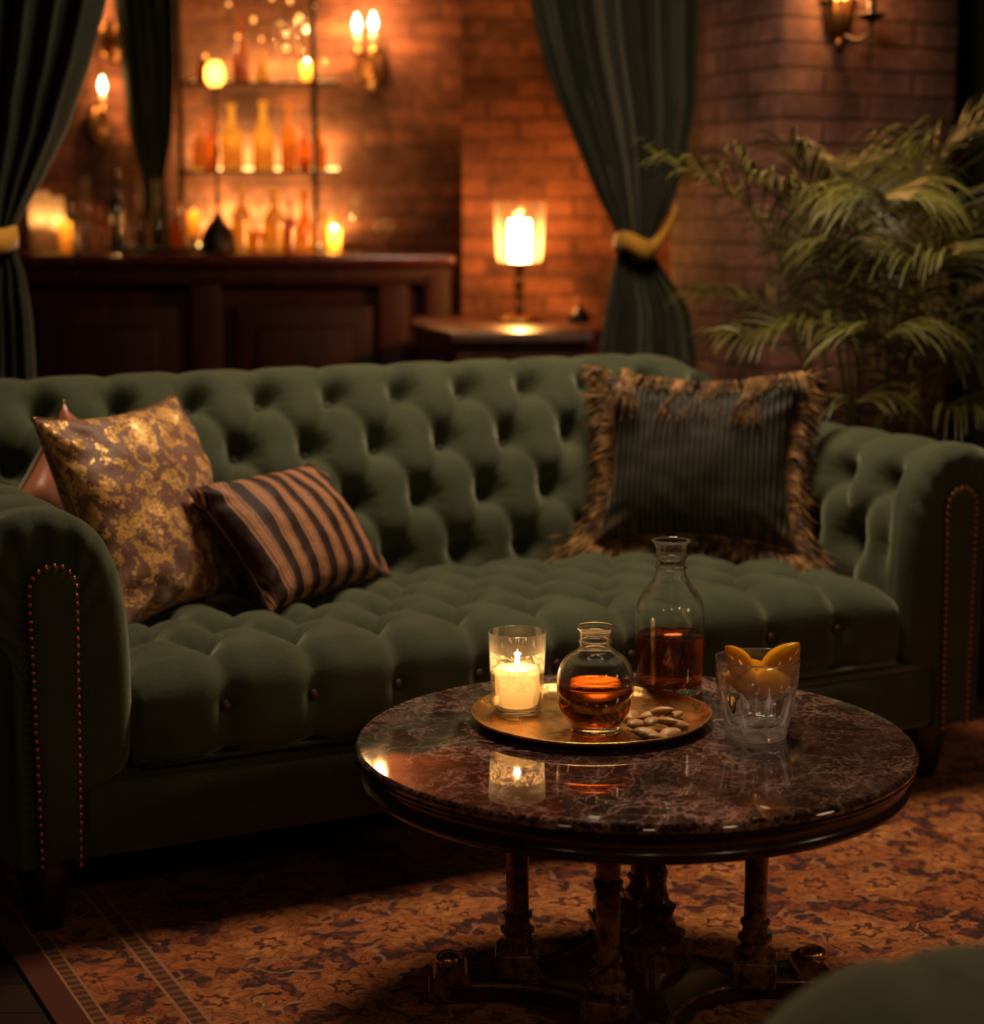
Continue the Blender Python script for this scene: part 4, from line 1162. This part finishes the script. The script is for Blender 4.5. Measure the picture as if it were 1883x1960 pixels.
for u, h, r, m, lab, kd in (
    (392, .13, .035, 'brown_bottle', 'stubby brown bottle at the left of the top shelf', 'bottle'),
    (462, .28, .035, 'brown_bottle', 'dark bottle left of centre on the top shelf', 'decanter'),
    (503, .13, .030, 'honey_bottle', 'leaning amber flask in the middle of the top shelf', 'decanter'),
    (540, .24, .030, 'far_glass', 'clear stem glass right of centre on the top shelf', 'goblet'),
    (577, .26, .030, 'far_glass', 'tall clear stem glass near the right of the top shelf', 'goblet')):
    bottle(u, 158, SY-.03, h, r, m, lab, 'bottle' if kd != 'goblet' else 'glass', kd, zs2, B3)
# glasses and bottles along the bar, left of the shelves
for u, Y, h, r, m, kd, lab, cat in (
    (140, 7.86, .20, .036, 'green_bottle', 'bottle', 'dark bottle on the bar beside the small yellow light', 'bottle'),
    (167, 7.80, .30, .040, 'far_glass', 'decanter', 'clear stoppered decanter on the bar below the left sconce', 'decanter'),
    (192, 7.90, .18, .040, 'brown_bottle', 'bottle', 'squat brown bottle right of the clear stoppered decanter', 'bottle'),
    (226, 7.84, .33, .036, 'green_bottle', 'bottle', 'tall dark bottle left of the two pale-necked bottles', 'bottle'),
    (269, 7.80, .29, .036, 'far_glass', 'decanter', 'left one of the two pale decanters under the dark back curtain', 'decanter'),
    (303, 7.80, .29, .036, 'far_glass', 'decanter', 'right one of the two pale decanters under the dark back curtain', 'decanter'),
    (345, 7.92, .20, .038, 'brown_bottle', 'bottle', 'dim brown bottle between the right pale decanter and the domed lamp', 'bottle'),
    (685, 7.85, .23, .036, 'far_glass', 'goblet', 'clear stem glass standing right of the backlit shelves on the bar', 'glass'),
    (735, 7.85, .13, .036, 'far_glass', 'goblet', 'low clear glass at the right of the bar before the bricks', 'glass')):
    bottle(u, 470, Y, h, r, m, lab, cat, kd, Z0)
# pale candle jars at the left end
for u, h, r, lab in ((78, .24, .042, 'large pale candle jar at the left end of the bar by the curtain'), (110, .22, .032, 'pale candle jar right of the largest one at the left of the bar')):
    p = px(u, 470, 7.80 if r > .04 else 7.93); p.z = Z0
    o = MB().lathe([(.001, 0), (r, 0), (r, h), (r-.004, h), (r-.004, .008), (.001, .008)], (0, 0, 0), 28, cap=False).build('candle_jar', M['frosted_glass'], loc=p); tag(o, lab, 'candle jar', 'pale candle jars on the bar')
    MB().lathe([(.001, .01), (r-.012, .01), (r-.012, h*.45), (.001, h*.45)], (0, 0, 0), 20, cap=False).build('wax', M['wax_far'], o)
    flame(o, h*.47, 1.0, 'flame_far'); lamp('jar_light', 'POINT', (0, 0, h*.62), .35, FLAME, .01, parent=o)
def tealight(u, v, Y, zb, lab, s=1.0, pw=.5, hh=.06):
    p = px(u, v, Y); p.z = zb
    o = MB().lathe([(.001, 0), (.024, 0), (.027, hh), (.025, hh), (.022, .006), (.001, .006)], (0, 0, 0), 20, cap=False).build('tealight_glass', M['honey_bottle'], loc=p); tag(o, lab, 'tealight')
    MB().lathe([(.001, hh*.45), (.008*s, hh*.5), (.012*s, hh*.7), (.009*s, hh*.95), (.001, hh*1.15)], (0, 0, 0), 12, cap=False).build('flame', M['bulb_dim' if pw < .4 else 'flame_far'], o)
    lamp('tealight_light', 'POINT', (0, 0, hh), pw, FLAME, .012, parent=o); return o
tealight(126, 470, 7.72, Z0, 'small yellow tealight on the bar right of the pale candle jars', 1.0, .3, .12)
tealight(373, 470, 7.85, Z0+.06, 'small yellow tealight left of the domed lamp on the bar', 1.0, .3, .10)
tealight(640, 455, 7.92, Z0, 'brightest tealight on the bar at the right end of the bottles', 1.5, 1.6, .09)
tealight(588, 155, SY-.06, zs2, 'white-hot tealight on the top shelf left of the black post', 1.3, 1.0, .08)
st = px(373, 470, 7.85); st.z = Z0
o = MB().lathe([(.001, 0), (.03, 0), (.012, .01), (.010, .05), (.028, .058), (.001, .059)], (0, 0, 0), 18, cap=False).build('tealight_stand', M['dark_brass'], loc=st); tag(o, 'little dark footed stand under the tealight left of the domed lamp', 'stand')
# low dark tray on the bar
tp = px(320, 470, 7.70); tp.z = Z0
o = MB().box((0, 0, .010), (.34, .13, .018), bev=.005).build('bar_tray', M['black_iron'], loc=tp, sharp=40); tag(o, 'long low black tray lying on the bar under the back curtain', 'tray')
# tall lamp with a domed foot
lp = px(418, 470, 7.68); lp.z = Z0
tl = empty('table_lamp', 'tall slender black lamp with a domed foot and glowing top on the bar', 'lamp', lp)
ztop = px(418, 165, 7.68).z-Z0
MB().lathe(smoothp([(.001, .0), (.068, .0), (.072, .015), (.066, .06), (.045, .105), (.020, .135), (.012, .16)], 24)+[(.001, .161)], (0, 0, 0), 28, cap=False).build('base', M['black_iron'], tl)
MB().lathe([(.007, .15), (.010, .20), (.006, .24), (.006, ztop*.55), (.011, ztop*.57), (.011, ztop*.62), (.005, ztop*.66), (.005, ztop-.02), (.022, ztop-.006), (.001, ztop-.004)], (0, 0, 0), 18, cap=False).build('pole', M['black_iron'], tl)
sh_ = MB().lathe(smoothp([(.018, ztop), (.030, ztop+.012), (.038, ztop+.04), (.034, ztop+.07), (.020, ztop+.095)], 16), (0, 0, 0), 24, cap=False).build('lamp_shade', M['honey_bottle'], tl)
MB().ball((0, 0, ztop+.045), .018, 12, 8, (1, 1, 1.4)).build('bulb', M['bulb_dim'], sh_)
lamp('table_lamp_light', 'POINT', (0, 0, ztop+.045), 1.6, FLAME, .02, parent=tl)
# chandelier of crystal drops hanging in front of the shelves
cc = px(505, -60, 7.75)
chd = empty('chandelier', 'small crystal drop chandelier glittering above the bottle shelves', 'chandelier', cc)
MB().tube([(0, 0, -.12), (0, 0, CEIL-cc.z-.005)], .006, 8).build('rod', M['dark_brass'], chd)
mb = MB()
for r, z in ((.20, -.02), (.13, .07)):
    mb.tube([(r*math.cos(2*PI*k/32), r*math.sin(2*PI*k/32), z) for k in range(33)], .006, 6, cap=False)
for k in range(8):
    a = 2*PI*k/8; mb.tube([(0, 0, .10), (.13*math.cos(a), .13*math.sin(a), .07), (.20*math.cos(a), .20*math.sin(a), -.02)], .004, 6)
mb.build('frame', M['dark_brass'], chd)
random.seed(21)
def gem(r, L_): return MB().lathe([(.0005, 0), (r, -L_*.35), (r*.9, -L_*.6), (.0005, -L_)], (0, 0, 0), 7, cap=False)
gm = None
for k in range(44):
    a = 2*PI*k*.618; r = .20 if k < 26 else .13; z = (-.02 if k < 26 else .07)-random.uniform(.005, .02)
    dz = random.choice((0, .03, .06, .10)) if k < 26 else 0
    if gm is None: o = gem(.009, .05).build('crystal', M['far_glass'], chd, smooth=False); gm = o.data
    else: o = bpy.data.objects.new('crystal', gm); COL.objects.link(o); o.parent = chd
    o.location = (r*math.cos(a), r*math.sin(a), z-dz); o.rotation_euler = (0, 0, a)
for k, (u, v, s) in enumerate(((485, 38, .008), (572, 33, .009), (549, 92, .008), (393, 108, .007), (622, 118, .008), (520, -5, .008), (555, 0, .009), (455, 70, .006), (500, 75, .006), (438, 8, .006))):
    q = px(u, v, 7.75)-cc
    MB().ball((0, 0, 0), s, 10, 8, (1, 1, 1.5)).build('candle_bulb', M['bulb_dim'], chd, loc=q)
    if q.length > .21:
        pass
lamp('chandelier_light', 'POINT', (0, -.05, -.03), 2.2, FLAME, .08, parent=chd)

# ------------------------------------------------------------------ wall sconces
def sconce(pos, rz, label, bulbs=2, pw=4.0, sc=1.0, plate=True, mat='dark_brass'):
    """pos: candle flame point in front of the wall; local -y faces the room"""
    s = empty('wall_sconce', label, 'sconce', pos, rz, 'wall sconces with candle bulbs')
    mb = MB().lathe([(.001, 0), (.034*sc, 0), (.045*sc, .012), (.030*sc, .02), (.001, .026)], (0, 0, 0), 24, cap=False, M=Matrix.Rotation(R(90), 4, 'X') @ Matrix.Scale(1.7, 4, (0, 1, 0)))
    bp = mb.build('back_plate', M[mat], s, loc=(0, .118, -.13*sc))
    xs = (0,) if bulbs == 1 else (-.036*sc, .020*sc)
    for k, x in enumerate(xs):
        pts = [(0, .10, -.14*sc), (x*.5, .05, -.185*sc), (x, .0, -.16*sc), (x, 0, -.10*sc)]
        q, _ = catmull(pts, 14); MB().tube(q, .006*sc, 8).build('arm', M[mat], s)
        cp = MB().lathe([(.004, -.105*sc), (.012*sc, -.10*sc), (.026*sc, -.090*sc), (.028*sc, -.085*sc), (.010*sc, -.082*sc), (.010*sc, -.070*sc), (.001, -.070*sc)], (x, 0, 0), 18, cap=False).build('candle_cup', M[mat], s)
        cdl = MB().lathe([(.001, -.085*sc), (.0085*sc, -.085*sc), (.0085*sc, -.022*sc), (.001, -.022*sc)], (x, 0, 0), 14, cap=False).build('candle', M['wax_far'], s)
        z = -.022*sc + (.006 if k else 0)
        MB().lathe([(.0005, z), (.009*sc, z+.010*sc), (.012*sc, z+.024*sc), (.008*sc, z+.042*sc), (.0005, z+.060*sc)], (x, 0, 0), 14, cap=False).build('flame', M['flame_far'], cdl)
        lamp('sconce_light', 'POINT', (x, -.01, .005), pw/len(xs), FLAME, .015, parent=s)
    return s
sconce(px(703, 48, 8.30), R(-10), 'two-candle sconce on the brick wall right of the bottle shelves', 2, 13.0, 1.25)
sconce(px(196, 166, 8.28), R(25), 'sconce with one bright candle left of the dark back curtain', 1, 3.6, 1.15)
sconce(px(212, 0, 8.28), 0, 'sconce cut off by the top edge above the left curtain', 2, 3.5, 1.25)
# right sconce on the pillar: shell bowl and a side candle cup
sc_p = px(1630, 26, 5.93)
s = empty('wall_sconce', 'ornate shell-shaped sconce high on the brick pillar above the palm', 'sconce', sc_p, ang-R(6), 'wall sconces with candle bulbs')
rows = []
for i in range(13):
    t = i/12; z = .050-.135*t; rr = .055*math.sqrt(max(.0, 1-((t-.15)/.87)**2)) if t > .15 else .055*(1+.15*(.15-t)/.15)
    rows.append([(rr*math.cos(a)*(1+.06*math.cos(a*11)), .085-rr*.95*abs(math.sin(a))*(1+.06*math.cos(a*11)), z) for a in [PI*k/32 for k in range(33)]])
mb = MB(); mb.grid(rows); bo = mb.build('shell_bowl', M['dark_brass'], s); md = bo.modifiers.new('thick', 'SOLIDIFY'); md.thickness = .004
MB().ball((0, .06, -.084), .014, 14, 10, (1, .8, 1.3)).build('drop_finial', M['dark_brass'], bo)
pts, _ = catmull([(.01, .05, -.06), (.035, .01, -.075), (.062, -.01, -.05), (.065, -.01, -.015)], 14); MB().tube(pts, .006, 8).build('arm', M['black_iron'], s)
MB().lathe([(.004, -.03), (.012, -.022), (.045, -.004), (.046, .0), (.012, .002), (.014, .012), (.014, .048), (.001, .050)], (.065, -.01, 0), 20, cap=False).build('candle_cup', M['black_iron'], s)
MB().ball((0, .045, .06), .015, 12, 8, (1, 1, 1.5)).build('bulb', M['flame_far'], s)
lamp('pillar_sconce_light', 'POINT', (-.005, .02, .055), 8.0, FLAME, .025, parent=s)

# ------------------------------------------------------------------ palm
palm_c = Vector((1.22, 5.22, 0))
palm = empty('potted_palm', 'large potted palm with arching fronds behind the right arm of the sofa', 'potted plant', palm_c)
MB().lathe([(.001, 0), (.13, 0), (.15, .02), (.19, .34), (.20, .36), (.185, .37), (.17, .33), (.001, .33)], (0, 0, 0), 40, cap=False).build('pot', M['pot_dark'], palm)
MB().lathe([(.001, .325), (.168, .325), (.168, .335), (.001, .345)], (0, 0, 0), 24, cap=False).build('soil', M['soil'], palm)
random.seed(8)
def frond(b, m, t, nl=34, ll=.22, wd=.013,  seed=0, start=.30, droop=.6, upv=(0, 0, 1)):
    nl = int(nl*.9); wd *= .52; droop *= 1.25; ll *= 1.1
    rnd = random.Random(seed); b, m, t = Vector(b), Vector(m), Vector(t)
    q, L_ = catmull([b, m, t], 60); mb = MB()
    mb.tube(q[::2], [lerp(.0075, .0012, k/29) for k in range(30)], 6)
    for k in range(nl):
        f = start+(1-start)*(k+.5)/nl; idx = min(58, int(f*59)); p = q[idx]; d = (q[idx+1]-q[max(idx-1, 0)]).normalized()
        side = d.cross(Vector(upv))
        if side.length < .1: side = Vector((1, 0, 0))
        side.normalize(); nn = side.cross(d)
        for sg in (-1, 1):
            g = (f-start)/(1-start); l = ll*(.45+.75*math.sin(PI*clamp(.12+g*.82)))*rnd.uniform(.85, 1.1)
            fw = lerp(.35, 1.3, g)+rnd.uniform(-.1, .1)
            dr = (side*sg*rnd.uniform(.75, 1.1)+d*fw+nn*rnd.uniform(.0, .55)).normalized()
            w = wd*rnd.uniform(.8, 1.1); rows = []; c = p.copy()
            wv = d.cross(dr); wv = dr.cross(wv).normalized() if wv.length > .01 else d
            for s_ in range(7):
                tt = s_/6; ww = w*(math.sin(PI*clamp(.10+tt*.9))**.7)*.5+.0004
                cdir = (dr+Vector((0, 0, -1))*droop*tt*tt*1.6).normalized()
                wvec = (wv-cdir*wv.dot(cdir)).normalized()
                lift = cdir.cross(wvec)*ww*.35
                rows.append([c-wvec*ww+lift, c-lift*.3, c+wvec*ww+lift]); c = c+cdir*(l/6)
            mb.grid(rows)
    o = mb.build('frond', M['leaf'], palm); o.location = -palm_c; return o
Yp = 5.22
def F(base, mid, tip, **k):
    frond(px(*base), px(*mid), px(*tip), **k)
root = [(1600, 900), (1640, 900), (1690, 900), (1740, 900)]
def b_(i, dy=0): return (root[i][0], root[i][1], Yp+dy)
F(b_(0), (1470, 450, 5.20), (1262, 300, 5.15), nl=46, ll=.22, wd=.012, seed=1, start=.40, droop=.7)
F(b_(1), (1560, 470, 5.10), (1400, 300, 4.98), nl=40, ll=.20, wd=.013, seed=2, start=.42, droop=.9)
F(b_(1), (1600, 480, 5.25), (1505, 275, 5.15), nl=42, ll=.20, wd=.014, seed=3, start=.40, droop=.9)
F(b_(2), (1730, 440, 5.40), (1890, 205, 5.40), nl=44, ll=.26, wd=.014, seed=4, start=.38, droop=.5)
F(b_(2), (1690, 420, 5.35), (1700, 380, 4.75), nl=44, ll=.25, wd=.016, seed=5, start=.52, droop=.9)
F(b_(1), (1620, 640, 5.05), (1390, 640, 4.95), nl=34, ll=.18, wd=.014, seed=6, start=.50, droop=.9)
F(b_(2), (1700, 680, 5.00), (1690, 640, 4.70), nl=26, ll=.22, wd=.015, seed=7, start=.60, droop=.9)
F(b_(3), (1800, 520, 5.20), (1960, 400, 5.10), nl=42, ll=.25, wd=.014, seed=8, start=.35, droop=.8)
F(b_(3), (1830, 650, 5.10), (1990, 620, 4.95), nl=38, ll=.24, wd=.014, seed=9, start=.35, droop=.9)
F(b_(0), (1500, 620, 5.30), (1335, 560, 5.40), nl=36, ll=.18, wd=.011, seed=10, start=.48, droop=.8)
F(b_(2), (1640, 380, 5.50), (1600, 300, 5.75), nl=40, ll=.22, wd=.013, seed=11, start=.42, droop=.7)
F(b_(1), (1560, 790, 5.00), (1450, 745, 4.95), nl=22, ll=.16, wd=.013, seed=12, start=.50, droop=.7)
F(b_(3), (1790, 360, 5.30), (1830, 250, 5.0), nl=42, ll=.25, wd=.013, seed=13, start=.42, droop=.9)
F(b_(2), (1720, 560, 5.0), (1830, 480, 4.72), nl=36, ll=.22, wd=.014, seed=14, start=.50, droop=1.0)
F(b_(1), (1640, 780, 4.95), (1640, 770, 4.78), nl=18, ll=.17, wd=.014, seed=15, start=.55, droop=1.0)
F(b_(3), (1790, 790, 5.0), (1880, 790, 4.85), nl=26, ll=.20, wd=.013, seed=16, start=.45, droop=1.0)
F(b_(1), (1655, 560, 5.15), (1620, 470, 4.85), nl=36, ll=.20, wd=.013, seed=17, start=.50, droop=1.0)
F(b_(3), (1770, 620, 5.4), (1900, 560, 5.6), nl=38, ll=.24, wd=.013, seed=18, start=.40, droop=.7)
F(b_(0), (1560, 560, 5.3), (1500, 420, 5.4), nl=38, ll=.18, wd=.012, seed=19, start=.45, droop=.8)
F(b_(2), (1760, 700, 5.1), (1860, 680, 5.0), nl=30, ll=.22, wd=.013, seed=20, start=.45, droop=.9)
for k, (dx, dy) in enumerate(((-.05, .02), (.03, -.04), (.07, .05), (-.02, .08), (.11, -.01))):
    a = Vector((dx, dy, .33)); t_ = px(root[k % 4][0], 890, Yp)-palm_c
    MB().tube([a, a.lerp(t_, .5)+Vector((.01, 0, 0)), t_], [.016, .013, .010], 10).build('cane', M['cane'], palm)
